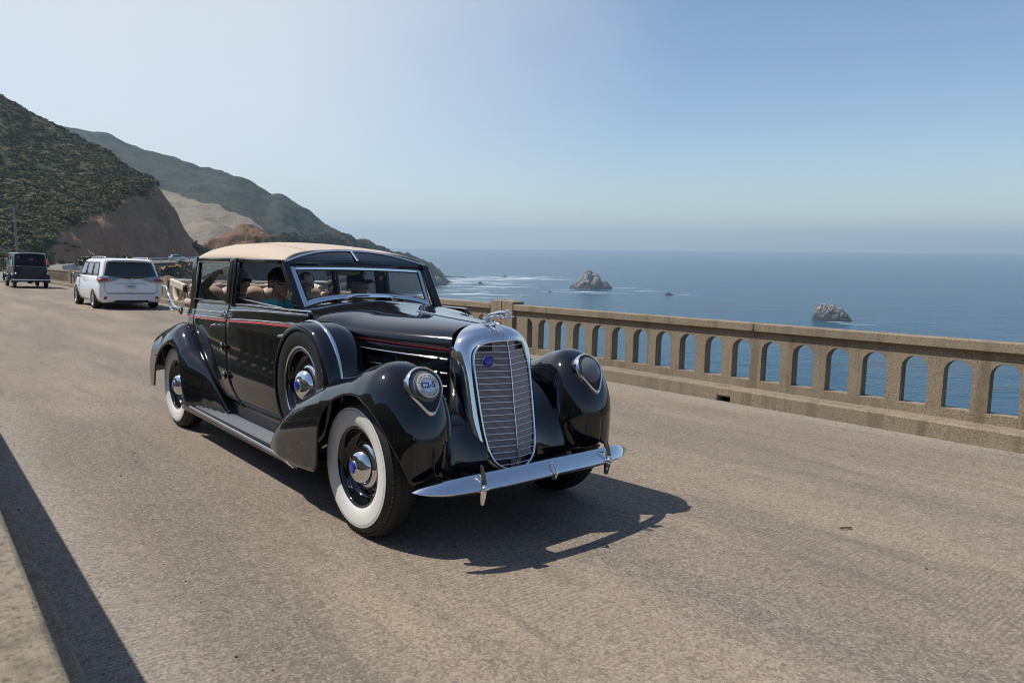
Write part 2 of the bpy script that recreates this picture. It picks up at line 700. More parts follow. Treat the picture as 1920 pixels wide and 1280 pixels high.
# far mountain
HB = [
    [(60, 520, 520), (60, 440, 640), (60, 330, 850), (60, 232, 1250), (60, 260, 1700)],
    [(140, 520, 520), (145, 440, 640), (142, 340, 850), (140, 252, 1200), (140, 280, 1650)],
    [(215, 515, 520), (215, 440, 640), (212, 350, 850), (210, 270, 1180), (210, 300, 1600)],
    [(300, 510, 520), (300, 440, 640), (300, 360, 850), (300, 293, 1150), (300, 320, 1550)],
    [(385, 505, 520), (385, 442, 640), (385, 375, 850), (388, 315, 1120), (388, 345, 1500)],
    [(450, 500, 540), (452, 446, 660), (452, 385, 860), (455, 341, 1080), (455, 370, 1450)],
    [(500, 500, 560), (500, 450, 680), (500, 405, 860), (503, 373, 1020), (505, 395, 1400)],
    [(530, 500, 590), (530, 452, 700), (529, 410, 860), (528, 376, 990), (532, 400, 1350)],
    [(575, 500, 640), (574, 460, 740), (573, 437, 860), (572, 413, 980), (577, 430, 1300)],
    [(612, 500, 690), (611, 470, 780), (610, 455, 880), (609, 439, 970), (615, 450, 1250)],
    [(680, 500, 760), (675, 480, 850), (670, 470, 920), (665, 462, 980), (668, 470, 1200)],
]
GB = loft(HB, 180, 130, 13.0, 90.0, 4)
soilB = np.zeros((180, 130))
for i in range(180):
    u = i / 179
    vv = np.linspace(0, 1, 130)
    a = np.interp(u, [0, 0.22, 0.36, 0.55, 0.64, 1], [0.9, 0.95, 1.0, 0.95, 0.2, 0.0])
    top = np.interp(u, [0.2, 0.33, 0.46, 0.62], [0.36, 0.34, 0.28, 0.20])
    soilB[i] = 0.95 * a * np.clip((top - vv) / 0.03, 0, 1)
M_HILL_B = hill_material('mountain_scrub', (0.045, 0.050, 0.036), (0.072, 0.074, 0.052), (0.18, 0.148, 0.11), (0.25, 0.21, 0.16), 0.02, bumpd=3.0)
# inland hillside behind the photographer (it darkens the reflections in the paintwork)
_gi = []
for a in np.linspace(0, 1, 60):
    row = []
    for (d, z) in ((14, -9), (22, -3), (45, 14), (90, 40), (170, 75), (300, 95)):
        b = DECK @ Vector((60 - 190 * a, -2.5 - d, 0))
        row.append((b.x, b.y, b.z + z * (0.85 + 0.35 * math.sin(a * 7.0))))
    _gi.append(spline(row, 26))
_gi = np.array(_gi)
_gi[..., 2] += 4.0 * fbm(_gi / 25.0 + 3, 4)
hillI = terrain_obj('hill', _gi, M_HILL_A, {'soil': np.full(_gi.shape[:2], 0.15)})
tag(hillI, 'scrub hillside rising inland behind the photographer', kind='structure')

hillB = terrain_obj('mountain', GB, M_HILL_B, {'soil': soilB})
tag(hillB, 'tall hazy green mountain with pale dry field at its foot', kind='structure')

# bare brown spur behind the car roof
HC_ = [
    [(385, 480, 300), (388, 465, 315), (385, 462, 330), (385, 468, 380)],
    [(405, 480, 300), (408, 462, 315), (410, 452, 330), (410, 462, 380)],
    [(430, 482, 300), (432, 456, 315), (434, 437, 332), (434, 450, 380)],
    [(455, 482, 300), (455, 450, 318), (455, 424, 336), (455, 440, 385)],
    [(478, 482, 300), (476, 452, 318), (474, 430, 336), (474, 444, 385)],
    [(505, 484, 305), (502, 458, 322), (498, 441, 338), (498, 450, 390)],
    [(540, 486, 310), (536, 466, 326), (530, 452, 342), (530, 458, 395)],
]
GC = loft(HC_, 90, 60, 2.4, 9.0, 9)
M_HILL_C = hill_material('bare_spur', (0.05, 0.05, 0.028), (0.08, 0.068, 0.04), (0.125, 0.074, 0.046), (0.20, 0.125, 0.08), 0.12)
soilC = np.tile(np.linspace(0.9, 0.75, 90)[:, None], (1, 60))
soilC[60:] -= np.linspace(0, 0.5, 30)[:, None]
hillC = terrain_obj('spur', GC, M_HILL_C, {'soil': soilC})
tag(hillC, 'bare reddish brown earth spur beyond the road cut', kind='structure')

# canyon side and headlands running out to the sea
HD = [
    [(150, 640, 190), (150, 575, 185), (150, 512, 176), (160, 497, 190)],
    [(250, 650, 235), (250, 560, 225), (250, 497, 214), (255, 490, 225)],
    [(340, 650, 275), (340, 560, 264), (345, 496, 246), (348, 487, 256)],
    [(400, 650, 340), (408, 545, 345), (402, 478, 320), (402, 470, 350)],
    [(462, 650, 405), (466, 535, 405), (475, 466, 395), (475, 460, 480)],
    [(545, 640, 520), (548, 530, 530), (556, 447, 570), (556, 455, 720)],
    [(620, 612, 670), (620, 520, 700), (620, 441, 770), (620, 455, 920)],
    [(660, 596, 790), (660, 515, 810), (660, 447, 860), (660, 458, 1000)],
    [(692, 580, 890), (692, 515, 905), (692, 453, 960), (692, 464, 1100)],
    [(716, 570, 980), (716, 518, 1000), (714, 464, 1050), (714, 474, 1180)],
    [(740, 560, 1090), (740, 522, 1105), (736, 474, 1150), (736, 480, 1260)],
    [(775, 551, 1230), (775, 520, 1245), (775, 479, 1290), (775, 488, 1400)],
    [(805, 545, 1340), (803, 520, 1355), (797, 492, 1390), (797, 500, 1500)],
    [(822, 542, 1400), (820, 522, 1410), (812, 496, 1430), (812, 506, 1530)],
    [(834, 540, 1430), (831, 528, 1440), (826, 512, 1450), (826, 520, 1540)],
    [(852, 536, 1480), (848, 532, 1490), (840, 526, 1500), (840, 530, 1580)],
]
GD = loft(HD, 300, 90, 5.0, 45.0, 13)
soilD = np.zeros((300, 90))
for i in range(300):
    vv = np.linspace(0, 1, 90)
    soilD[i] = np.interp(i / 299, [0, 0.3, 0.5, 0.6, 0.75, 1], [0.3, 0.3, 0.38, 0.55, 0.6, 0.9]) * np.clip(1.25 - vv * 1.3, 0.1, 1)
_crag = np.abs(fbm(GD / np.array([26., 26., 34.]) + 5, 5))
_u = np.linspace(0, 1, 300)[:, None]
GD[..., 2] -= 6.0 * _crag * np.interp(_u, [0, 0.4, 1], [0.2, 1, 1.6])
M_HILL_D = hill_material('headland_scrub', (0.034, 0.036, 0.022), (0.058, 0.056, 0.034), (0.10, 0.072, 0.052), (0.15, 0.115, 0.085), 0.05, bumpd=1.6)
hillD = terrain_obj('headland', GD, M_HILL_D, {'soil': soilD})
tag(hillD, 'dark scrub canyon side and headlands falling to the sea', kind='structure')

# ---------------------------------------------------------------- chaparral on the near hill
M_BUSH = mat('chaparral_leaf', (0.05, 0.06, 0.028), 0.9, spec=0.15)
_N = Nodes(M_BUSH)
_a = _N.n('ShaderNodeAttribute', attribute_name='tone').outputs['Fac']
_p = _N.n('ShaderNodeNewGeometry').outputs['Position']
_c1 = _N.mix(_N.rng(_a, 0.0, 0.5), (0.062, 0.074, 0.042), (0.125, 0.125, 0.058))
_c1 = _N.mix(_N.rng(_a, 0.55, 1.0), _c1, (0.20, 0.155, 0.095))
_c1 = _N.mix(_N.rng(_N.noise(_p, 1.6, 4, 0.7), 0.40, 0.80, 0, 0.7), _c1, (0.045, 0.052, 0.03))
_N.l(_c1, _N.b.inputs['Base Color'])


def bush_proto(seed, n=3, leaves=70):
    """a low mound of leaf-clump faces round a dark core"""
    r = np.random.RandomState(seed)
    V, Fc = [], []
    for k in range(leaves):
        th, ph = r.rand() * 6.283, math.asin(r.rand() ** 0.8)
        rr = 0.72 + 0.4 * r.rand()
        c = np.array([math.cos(th) * math.cos(ph) * rr, math.sin(th) * math.cos(ph) * rr, math.sin(ph) * rr * 0.75])
        s = 0.13 + 0.13 * r.rand()
        a = r.randn(3)
        a /= np.linalg.norm(a)
        b = np.cross(a, c / (np.linalg.norm(c) + 1e-6) + 0.6 * r.randn(3))
        b /= np.linalg.norm(b) + 1e-9
        k0 = len(V)
        V += [c + a * s, c + b * s, c - a * s, c - b * s]
        Fc.append((k0, k0 + 1, k0 + 2, k0 + 3))
    return np.array(V), np.array(Fc)


def scatter_bushes(name, G, weight, count, size, seed, label, protos=6, leaves=60):
    r = np.random.RandomState(seed)
    pr = [bush_proto(100 + seed + k, leaves=leaves) for k in range(protos)]
    nu, nv = G.shape[:2]
    V, Fc, T, k = [], [], [], 0
    made = 0
    while made < count:
        u, v = r.rand() * (nu - 1.01), r.rand() * (nv - 1.01)
        i, j = int(u), int(v)
        if r.rand() > weight(u / (nu - 1), v / (nv - 1), i, j):
            continue
        fu, fv = u - i, v - j
        p = (G[i, j] * (1 - fu) * (1 - fv) + G[i + 1, j] * fu * (1 - fv) + G[i, j + 1] * (1 - fu) * fv + G[i + 1, j + 1] * fu * fv)
        s = size[0] + (size[1] - size[0]) * r.rand() ** 2
        pv, pf = pr[r.randint(protos)]
        a = r.rand() * 6.283
        R = np.array([[math.cos(a), -math.sin(a), 0], [math.sin(a), math.cos(a), 0], [0, 0, 0.5 + 0.4 * r.rand()]])
        V.append(pv @ R.T * s + p - np.array([0, 0, 0.1 * s]))
        Fc.append(pf + k)
        T.append(np.full(len(pv), r.rand()))
        k += len(pv)
        made += 1
    V, Fc, T = np.vstack(V), np.vstack(Fc), np.concatenate(T)
    me = bpy.data.meshes.new(name)
    me.vertices.add(len(V))
    me.vertices.foreach_set('co', V.ravel())
    me.loops.add(Fc.size)
    me.loops.foreach_set('vertex_index', Fc.ravel())
    me.polygons.add(len(Fc))
    me.polygons.foreach_set('loop_start', np.arange(0, Fc.size, 4))
    me.polygons.foreach_set('loop_total', np.full(len(Fc), 4))
    me.update()
    o = link(name, me, M_BUSH)
    vattr(o, 'tone', T)
    tag(o, label, kind='stuff')
    return o


scatter_bushes('chaparral', GA, lambda u, v, i, j: (1 - soilA[i, j]) * (0.25 + 0.75 * min(1, v * 3)) * (v < 0.9), 9500, (0.45, 1.7), 21,
               'green and brown scrub covering the near hill')
_pl = np.array([0, 0, 0])
scatter_bushes('chaparral', GD[:140], lambda u, v, i, j: (0.9 if 0.3 < v < 0.8 else 0.15), 2600, (1.2, 3.4), 33,
               'dark low scrub on the canyon side beyond the railing', leaves=56)


# ---------------------------------------------------------------- sea rocks
def rock_material():
    mt, t, b = nmat('guano_rock')
    N = Nodes(mt)
    tc_ = N.n('ShaderNodeTexCoord').outputs['Object']
    z = N.n('ShaderNodeSeparateXYZ')
    N.l(tc_, z.inputs[0])
    n1 = N.noise(tc_, 0.16, 7, 0.65)
    n2 = N.noise(tc_, 0.6, 6, 0.7)
    c = N.mix(N.rng(n1, 0.35, 0.65), (0.07, 0.066, 0.062), (0.16, 0.145, 0.13))
    hgt = N.rng(z.outputs['Z'], 4, 16, 0, 1, True)
    wh = N.rng(N.math('ADD', N.math('MULTIPLY', hgt, 0.12), n2), 0.58, 0.69, 0, 0.85, True)
    c = N.mix(wh, c, (0.47, 0.43, 0.385))
    c = N.mix(N.rng(N.math('MULTIPLY_ADD', n1, 8.0, z.outputs['Z']), 6, 10, 1, 0, True), c, (0.04, 0.038, 0.036))
    N.l(c, b.inputs['Base Color'])
    b.inputs['Roughness'].default_value = 0.85
    N.l(N.bump(n2, 1.2, 1.0), b.inputs['Normal'])
    return mt


M_ROCK = rock_material()


def sea_rock(prof, depth, at, label, seed, amp, flat=0.8, group=None):
    """prof: outline (x, z) in metres over the water, as it rises to its summit; a solid crag with its own depth"""
    xs = np.array([p[0] for p in prof], float)
    zs = np.array([p[1] for p in prof], float)
    nx, ny = 72, 44
    x = np.linspace(xs[0], xs[-1], nx)
    h = np.interp(x, xs, zs)
    y = np.linspace(-1, 1, ny)
    P = np.zeros((nx, ny, 3))
    mid = (xs[0] + xs[-1]) / 2
    half = (xs[-1] - xs[0]) / 2
    for i in range(nx):
        ext = depth * math.sqrt(max(0.02, 1 - ((x[i] - mid) / half) ** 2))
        for j in range(ny):
            e = abs(y[j])
            P[i, j] = (x[i], y[j] * ext, (h[i] + 3) * (1 - e ** 2.2) ** flat - 3)
    w = np.clip((P[..., 2] + 3) / 8, 0, 1)
    n = fbm(P / amp[1] + seed, 5, 0.6)
    rid = 1 - np.abs(fbm(P / (amp[1] * 0.5) + seed + 9, 4, 0.6)) * 2
    P[..., 0] += amp[0] * 0.8 * fbm(P / (amp[1] * 0.7) + seed + 50, 4, 0.6) * w
    P[..., 1] += amp[0] * 0.8 * fbm(P / (amp[1] * 0.7) + seed + 80, 4, 0.6) * w
    P[..., 2] += (amp[0] * (n * 0.8 + rid * 0.45)) * w
    o = obj('sea_rock', grid(P), M_ROCK, smooth=35)
    b = np.array(at)
    ang = math.atan2(-b[0], b[1])
    o.matrix_world = Matrix.Translation((b[0], b[1], SEA_Z)) @ Matrix.Rotation(ang, 4, 'Z')
    tag(o, label, 'rock', group)
    return o


_G = 'rocks standing in the sea'


def px_at_sea(px, py):
    return np.linalg.norm(at_sea(px, py)) / F_PX


_s = px_at_sea(1108, 545)
sea_rock([(-40 * _s, 0), (-34 * _s, 5 * _s), (-25 * _s, 11 * _s), (-17 * _s, 20 * _s), (-12 * _s, 30 * _s), (-6 * _s, 38 * _s), (-1 * _s, 36 * _s), (5 * _s, 29 * _s), (12 * _s, 29 * _s), (17 * _s, 23 * _s), (20 * _s, 13 * _s), (26 * _s, 12 * _s), (30 * _s, 14 * _s), (36 * _s, 8 * _s), (40 * _s, 4 * _s), (42 * _s, 0)],
         24 * _s, at_sea(1107, 541), 'largest pale sea rock rising to a jagged peak beyond the railing', 3, (3.4 * _s, 9 * _s), 0.8, _G)
_s = 0.93 * px_at_sea(1558, 604)
sea_rock([(-34 * _s, 0), (-31 * _s, 8 * _s), (-27 * _s, 22 * _s), (-20 * _s, 29 * _s), (-12 * _s, 27 * _s), (-4 * _s, 28 * _s), (4 * _s, 25 * _s), (12 * _s, 24 * _s), (20 * _s, 19 * _s), (27 * _s, 11 * _s), (33 * _s, 3 * _s), (36 * _s, 0)],
         22 * _s, at_sea(1559, 600), 'squat blocky pale sea rock nearest the railing on the right', 8, (3.2 * _s, 8 * _s), 0.5, _G)
for (px_, py_, w_, h_, lab, sd_) in (
        (1254, 553, 8, 5, 'small dark wave washed rock between the two big sea rocks', 5),
        (822, 535, 17, 17, 'dark pointed sea stack at the foot of the headland', 14),
        (901, 532, 6, 3.5, 'tiny dark islet off the headland tip', 17),
        (946, 519, 5, 2.5, 'farthest tiny dark islet near the drifting foam', 19),
        (1031, 547, 4, 2, 'tiny low islet left of the jagged sea rock', 23)):
    _s = px_at_sea(px_, py_)
    sea_rock([(-w_ * _s, 0), (-w_ * 0.7 * _s, h_ * 0.55 * _s), (-w_ * 0.25 * _s, h_ * _s), (w_ * 0.1 * _s, h_ * 0.9 * _s), (w_ * 0.5 * _s, h_ * 0.5 * _s), (w_ * _s, 0)],
             w_ * 0.7 * _s, at_sea(px_, py_), lab, sd_, (0.12 * w_ * _s, 0.5 * w_ * _s), 0.8, _G)
# low reef running out from the headland
_s = px_at_sea(850, 519)
for k, (px_, py_, w_, h_) in enumerate(((845, 520, 16, 3), (868, 519.5, 11, 1.6))):
    sea_rock([(-w_ * _s, 0), (-w_ * 0.6 * _s, h_ * _s), (w_ * 0.2 * _s, h_ * 0.7 * _s), (w_ * _s, 0)], w_ * 0.35 * _s, at_sea(px_, py_),
             ('dark reef joined to the headland tip', 'outer low end of the dark reef')[k], 40 + k, (1.2 * _s, 6 * _s), 0.8, _G)


# ---------------------------------------------------------------- bridge deck and road
def road_material():
    mt, t, b = nmat('worn_deck_asphalt')
    N = Nodes(mt)
    o = N.n('ShaderNodeTexCoord').outputs['Object']
    sx = N.n('ShaderNodeSeparateXYZ')
    N.l(o, sx.inputs[0])
    fine = N.noise(o, 190, 3, 0.7)
    grit = N.noise(o, 42, 7, 0.8)
    mid = N.noise(N.mapv(o, (0.5, 1.6, 1)), 1.1, 6, 0.6)
    big = N.noise(N.mapv(o, (0.10, 0.8, 1)), 1.0, 5, 0.55)

    def stones(scale, seed):
        v = N.n('ShaderNodeTexVoronoi')
        v.inputs['Scale'].default_value = scale
        N.l(N.mapv(o, (1, 1, 1), loc=(seed, seed * 2, 0)), v.inputs['Vector'])
        q = N.n('ShaderNodeSeparateColor')
        N.l(v.outputs['Color'], q.inputs[0])
        return q.outputs[0]
    st1, st2 = stones(95, 1.3), stones(34, 4.1)
    col = N.mix(N.rng(mid, 0.35, 0.65), (0.188, 0.149, 0.111), (0.243, 0.195, 0.147))
    # pale dusty bands running with the traffic, darker tyre tracks
    col = N.mix(N.rng(big, 0.50, 0.60, 0, 0.78, True), col, (0.285, 0.222, 0.158))
    col = N.mix(N.rng(big, 0.48, 0.40, 0, 0.65, True), col, (0.150, 0.127, 0.104))
    # gutters are paler with grit
    gut = N.math('MAXIMUM', N.rng(sx.outputs['Y'], 4.45, 5.0, 0, 1, True), N.rng(sx.outputs['Y'], -1.75, -2.3, 0, 1, True))
    col = N.mix(N.math('MULTIPLY', gut, 0.7), col, (0.285, 0.258, 0.226))
    # aggregate: every stone has its own tone
    col = N.mix(N.rng(st1, 0.55, 1.0, 0, 0.48), col, (0.40, 0.345, 0.285))
    col = N.mix(N.rng(st1, 0.42, 0.0, 0, 0.52), col, (0.062, 0.053, 0.045))
    col = N.mix(N.rng(st2, 0.80, 1.0, 0, 0.25), col, (0.38, 0.33, 0.27))
    col = N.mix(N.rng(st2, 0.22, 0.0, 0, 0.28), col, (0.075, 0.064, 0.055))
    col = N.mix(N.rng(grit, 0.46, 0.38, 0, 0.38), col, (0.07, 0.06, 0.052))
    col = N.mix(N.rng(fine, 0.55, 0.66, 0, 0.35), col, (0.42, 0.37, 0.31))
    # dark skid and oil marks
    sk = N.noise(N.mapv(o, (0.25, 2.2, 1), loc=(3, 1, 0)), 1.6, 5, 0.6)
    col = N.mix(N.rng(sk, 0.58, 0.68, 0, 0.35, True), col, (0.10, 0.09, 0.08))
    GROOVE = col
    b.inputs['Roughness'].default_value = 0.86
    b.inputs['Specular IOR Level'].default_value = 0.25
    # broom grooves across the lane, worn away in places
    wv = N.n('ShaderNodeTexWave')
    wv.wave_type = 'BANDS'
    wv.bands_direction = 'X'
    wv.inputs['Scale'].default_value = 11
    wv.inputs['Distortion'].default_value = 4.5
    wv.inputs['Detail'].default_value = 3
    wv.inputs['Detail Scale'].default_value = 2.2
    N.l(N.mapv(o, (1, 0.35, 1), rot=(0, 0, 0.12)), wv.inputs['Vector'])
    wear = N.rng(N.noise(N.mapv(o, (0.3, 0.8, 1), loc=(1.3, 0.4, 0)), 1.1, 4, 0.6), 0.40, 0.62, 0, 1, True)
    gro = N.math('MULTIPLY', wv.outputs['Fac'], wear)
    N.l(N.mix(N.math('MULTIPLY', gro, 0.38), GROOVE, (0.10, 0.088, 0.076)), b.inputs['Base Color'])
    bn = N.bump(gro, 0.002, 0.3)
    bn = N.bump(st1, 0.0018, 0.6, bn)
    N.l(bn, b.inputs['Normal'])
    return mt


def concrete_material():
    mt, t, b = nmat('weathered_concrete')
    N = Nodes(mt)
    o = N.n('ShaderNodeNewGeometry').outputs['Position']
    n1 = N.noise(o, 2.2, 6, 0.6)
    n2 = N.noise(o, 62, 6, 0.75)
    n3 = N.noise(o, 120, 3, 0.7)
    col = N.mix(N.rng(n1, 0.3, 0.7), (0.235, 0.188, 0.130), (0.315, 0.256, 0.180))
    col = N.mix(N.rng(n2, 0.485, 0.39, 0, 0.85), col, (0.085, 0.070, 0.050))
    col = N.mix(N.rng(n2, 0.54, 0.64, 0, 0.5), col, (0.42, 0.36, 0.27))
    lich = N.noise(o, 6.0, 7, 0.7)
    col = N.mix(N.rng(lich, 0.52, 0.62, 0, 0.32, True), col, (0.155, 0.125, 0.082))
    col = N.mix(N.rng(n3, 0.56, 0.66, 0, 0.5), col, (0.45, 0.40, 0.32))
    st = N.noise(N.mapv(o, (4, 4, 0.35)), 1.3, 5, 0.6)
    col = N.mix(N.rng(st, 0.50, 0.64, 0, 0.55, True), col, (0.12, 0.096, 0.066))
    bay = N.noise(o, 0.55, 4, 0.6)
    col = N.mix(N.rng(bay, 0.40, 0.62, 0, 0.42), col, (0.185, 0.165, 0.135))
    N.l(col, b.inputs['Base Color'])
    b.inputs['Roughness'].default_value = 0.92
    b.inputs['Specular IOR Level'].default_value = 0.2
    N.l(N.bump(n2, 0.006, 1.0, N.bump(n1, 0.01, 0.5)), b.inputs['Normal'])
    return mt


M_ROAD = road_material()
M_CONC = concrete_material()
XA, XB = 9.0, -58.0
YR, YL = 5.10, -2.40          # kerb feet
nx_ = 60
road = obj('road', grid([[(x, y, 0.0) for y in np.linspace(YL - 0.02, YR + 0.02, 9)] for x in np.linspace(XB, XA, nx_)]), M_ROAD, mw=DECK, smooth=None)
tag(road, 'worn dusty brown grey bridge road with broom grooves', kind='structure')
deck = obj('bridge_deck', box(((XA + XB) / 2, 1.35, -0.55), (XA - XB, 8.9, 1.0)), M_CONC, mw=DECK, smooth=None)
tag(deck, 'concrete bridge deck slab under the road', kind='structure')
# pebbles and twigs on the road
_r = np.random.RandomState(5)
Vp, Fp = [], []
for k in range(260):
    x = _r.uniform(-9, 3.2)
    y = YL + 0.05 + abs(_r.randn()) * 0.5 if _r.rand() < 0.5 else (YR - 0.04 - abs(_r.randn()) * 0.22 if _r.rand() < 0.6 else _r.uniform(-2.3, 5))
    if -1.0 < y < 1.0:
        continue
    s = 0.003 + 0.0045 * _r.rand() ** 3
    v, f = ellipsoid((x, y, s * 0.5), (s * (1 + _r.rand()), s, s * 0.7), 6, 4)
    Fp += [tuple(i + len(Vp) for i in q) for q in f]
    Vp += v
M_PEB = mat('pebble', (0.10, 0.085, 0.07), 0.9)
peb = obj('pebbles', (Vp, Fp), M_PEB, mw=DECK)
tag(peb, 'loose grit and pebbles scattered on the road', kind='stuff')
twig = obj('twig', tube(spline([(0, 0, 0.012), (0.03, 0.004, 0.014), (0.06, 0.006, 0.012), (0.085, 0.014, 0.010)], 10), 0.006, 6), mat('dry_twig', (0.10, 0.075, 0.05), 0.9),
           mw=DECK @ Matrix.Translation((1.75, 1.62, 0)) @ Matrix.Rotation(1.0, 4, 'Z'))
tag(twig, 'short dry twig lying on the open road', 'twig')

# ---------------------------------------------------------------- railings
PITCH, OW, ZS, ZA, ZL = 0.4153, 0.265, 0.28, 0.794, 0.9


def baluster_mesh():
    r = OW / 2
    w = PITCH / 2
    pts = [(-(w - r), ZS - 0.002)]
    sp = ZA - r
    for k in range(0, 9):
        a = k / 8 * math.pi / 2
        pts.append((-w + r * math.cos(a), sp + r * math.sin(a)))
    pts += [(-w, ZL), (w, ZL)]
    right = [(w - r * math.cos(k / 8 * math.pi / 2), sp + r * math.sin(k / 8 * math.pi / 2)) for k in range(8, -1, -1)]
    pts += right + [((w - r), ZS - 0.002)]
    # front and back as n-gons triangulated by blender
    v, f = prism(pts, 0.0, 0.135)
    # drop the two side walls where neighbours butt together
    me = bpy.data.meshes.new('baluster')
    me.from_pydata(v, [], f)
    bm = bmesh.new()
    bm.from_mesh(me)
    bmesh.ops.recalc_face_normals(bm, faces=bm.faces)
    kill = [fc for fc in bm.faces if len(fc.verts) == 4 and all(abs(abs(q.co.x) - w) < 1e-4 for q in fc.verts)]
    bmesh.ops.delete(bm, geom=kill, context='FACES')
    bm.to_mesh(me)
    bm.free()
    me.shade_smooth()
    me.set_sharp_from_angle(angle=rad(30))
    me.materials.append(M_CONC)
    return me


ME_BAL = baluster_mesh()


def railing(sgn, y_foot, label, x_first, posts, joints, x_lo, x_hi, bal_lo, bal_hi, drain=None):
    root = empty('bridge_railing', mw=DECK)
    tag(root, label, 'railing', 'concrete railings of the bridge')

    def yy(d):
        return y_foot + sgn * d
    yb = lambda a, b: (min(yy(a), yy(b)), max(yy(a), yy(b)))

    def bx(name, x0, x1, d0, d1, z0, z1, bev=0.008):
        a, b = yb(d0, d1)
        return obj(name, box(((x0 + x1) / 2, (a + b) / 2, (z0 + z1) / 2), (x1 - x0, b - a, z1 - z0)), M_CONC, root, smooth=30, bevel=bev)
    # kerb, cast in lengths
    edges = [x_lo]
    x = x_lo
    while x < x_hi:
        x += 16.9
        edges.append(min(x, x_hi))
    if drain:
        edges = sorted([e for e in edges if not drain[0] - 0.5 < e < drain[1] + 0.5] + [drain[0], drain[1]])
    for a, b in zip(edges[:-1], edges[1:]):
        if drain and abs(a - drain[0]) < 1e-6:
            bx('kerb', a - .02, b + .02, 0.001, 0.33, 0.062, 0.174, 0.017)
            hole = obj('drain', box(((a + b) / 2, yy(0.23), 0.03), (b - a - 0.001, 0.2, 0.064)), mat('drain_dark', (0.012, 0.01, 0.008), 0.95), root, smooth=None)
        else:
            bx('kerb', a + 0.001, b - 0.001, 0.0, 0.33, -0.05, 0.175, 0.018)
    segs = []
    prev = x_lo
    for p in sorted(posts):
        segs.append((prev, p - 0.31))
        prev = p + 0.31
    segs.append((prev, x_hi))
    for (a, b) in segs:
        if b - a < 0.3:
            continue
        bx('sill', a, b, 0.32, 0.455, 0.1, ZS, 0.005)
        bx('lintel', a, b, 0.321, 0.454, ZL - 0.002, ZL + 0.05, 0.0)
        cuts = [a] + sorted(j for j in joints if a + 0.3 < j < b - 0.3) + [b]
        for c, d in zip(cuts[:-1], cuts[1:]):
            bx('rail_cap', c + 0.005, d - 0.005, 0.27, 0.50, ZL + 0.004, 1.012, 0.012)
        # openings on a regular grid that starts at x_first
        k0 = math.ceil((a + 0.38 - (x_first - PITCH / 2)) / PITCH)
        k1 = math.floor((b - 0.38 - (x_first - PITCH / 2)) / PITCH)
        xa, xb = x_first - PITCH / 2 + k0 * PITCH, x_first - PITCH / 2 + k1 * PITCH
        bx('panel', a, xa - PITCH / 2, 0.32, 0.455, ZS - 0.001, ZL, 0.0)
        bx('panel', xb + PITCH / 2, b, 0.32, 0.455, ZS - 0.001, ZL, 0.0)
        for k in range(k0, k1 + 1):
            xc = x_first - PITCH / 2 + k * PITCH
            if bal_lo < xc < bal_hi:
                o = link('baluster', ME_BAL, None, root)
                o.location = (xc, yy(0.32), 0)
                if sgn < 0:
                    o.scale = (1, -1, 1)
    for p in posts:
        for (a, b) in ((p - 0.305, p - 0.012), (p + 0.012, p + 0.305)):
            y0, y1 = yb(0.262, 0.53)
            v, f = box(((a + b) / 2, (y0 + y1) / 2, 0.53), (b - a, y1 - y0, 1.06))
            v = list(v)
            k = len(v)
            v += [(a, y0, 1.06), (b, y0, 1.06), (b, y1, 1.06), (a, y1, 1.06), ((b if a < p - 0.1 else a), (y0 + y1) / 2, 1.095)]
            f = list(f) + [(k, k + 1, k + 4), (k + 1, k + 2, k + 4), (k + 2, k + 3, k + 4), (k + 3, k, k + 4)]
            obj('post', (v, f), M_CONC, root, smooth=30)
        obj('joint', box((p, yy(0.40), 0.53), (0.03, 0.2, 1.05)), M_CONC, root, smooth=None)
    return root


P0 = -6.07
railing(1, YR, 'long arched concrete railing on the seaward side of the road', 0.465 + OW + (PITCH - OW) / 2, [P0 - 10.63 * k for k in range(0, 5)] + [P0 + 10.63], [-1.09, 0.0 + 9, P0 - 10.63 / 2 - 0.3, P0 - 15.9, P0 - 26.6],
        XB, XA, XB, 4.0, drain=(-1.39, -1.21))
railing(-1, YL, 'concrete railing in the near left corner, cap lit and road side shaded', 0.3, [P0 + 10.63 + 0.6, P0 - 6], [-1.6], -14.0, XA, -7.0, 4.4)

# ---------------------------------------------------------------- road beyond the bridge
M_ROAD2 = mat('far_asphalt', (0.16, 0.145, 0.125), 0.9, noise=0.2, nscale=0.6)
_e = DECK @ Vector((XB + 0.3, 1.35, -0.02))
_p = [(_e.x, _e.y, _e.z)] + [tuple(pix(95, 505, 106)), tuple(pix(150, 496, 140)), tuple(pix(215, 491.5, 170)), tuple(pix(275, 489, 193)), tuple(pix(330, 487.5, 214)), tuple(pix(365, 482, 240)), tuple(pix(385, 472, 275)), tuple(pix(384, 466, 320))]
path = spline(_p, 120)
tg = np.gradient(path, axis=0)
tg[:, 2] = 0
tg /= np.linalg.norm(tg, axis=1)[:, None]
sdv = np.stack([tg[:, 1], -tg[:, 0], np.zeros(len(tg))], -1)      # to the right of travel
G2 = np.array([[p + s * w for w in (-7.0, -4.0, 0, 3.6, 4.6)] for p, s in zip(path, sdv)])
G2[:, 0, 2] -= 0.5
G2[:, 4, 2] -= 0.6
far_road = terrain_obj('road', G2, M_ROAD2)
tag(far_road, 'grey road curving round the foot of the hill', kind='structure')
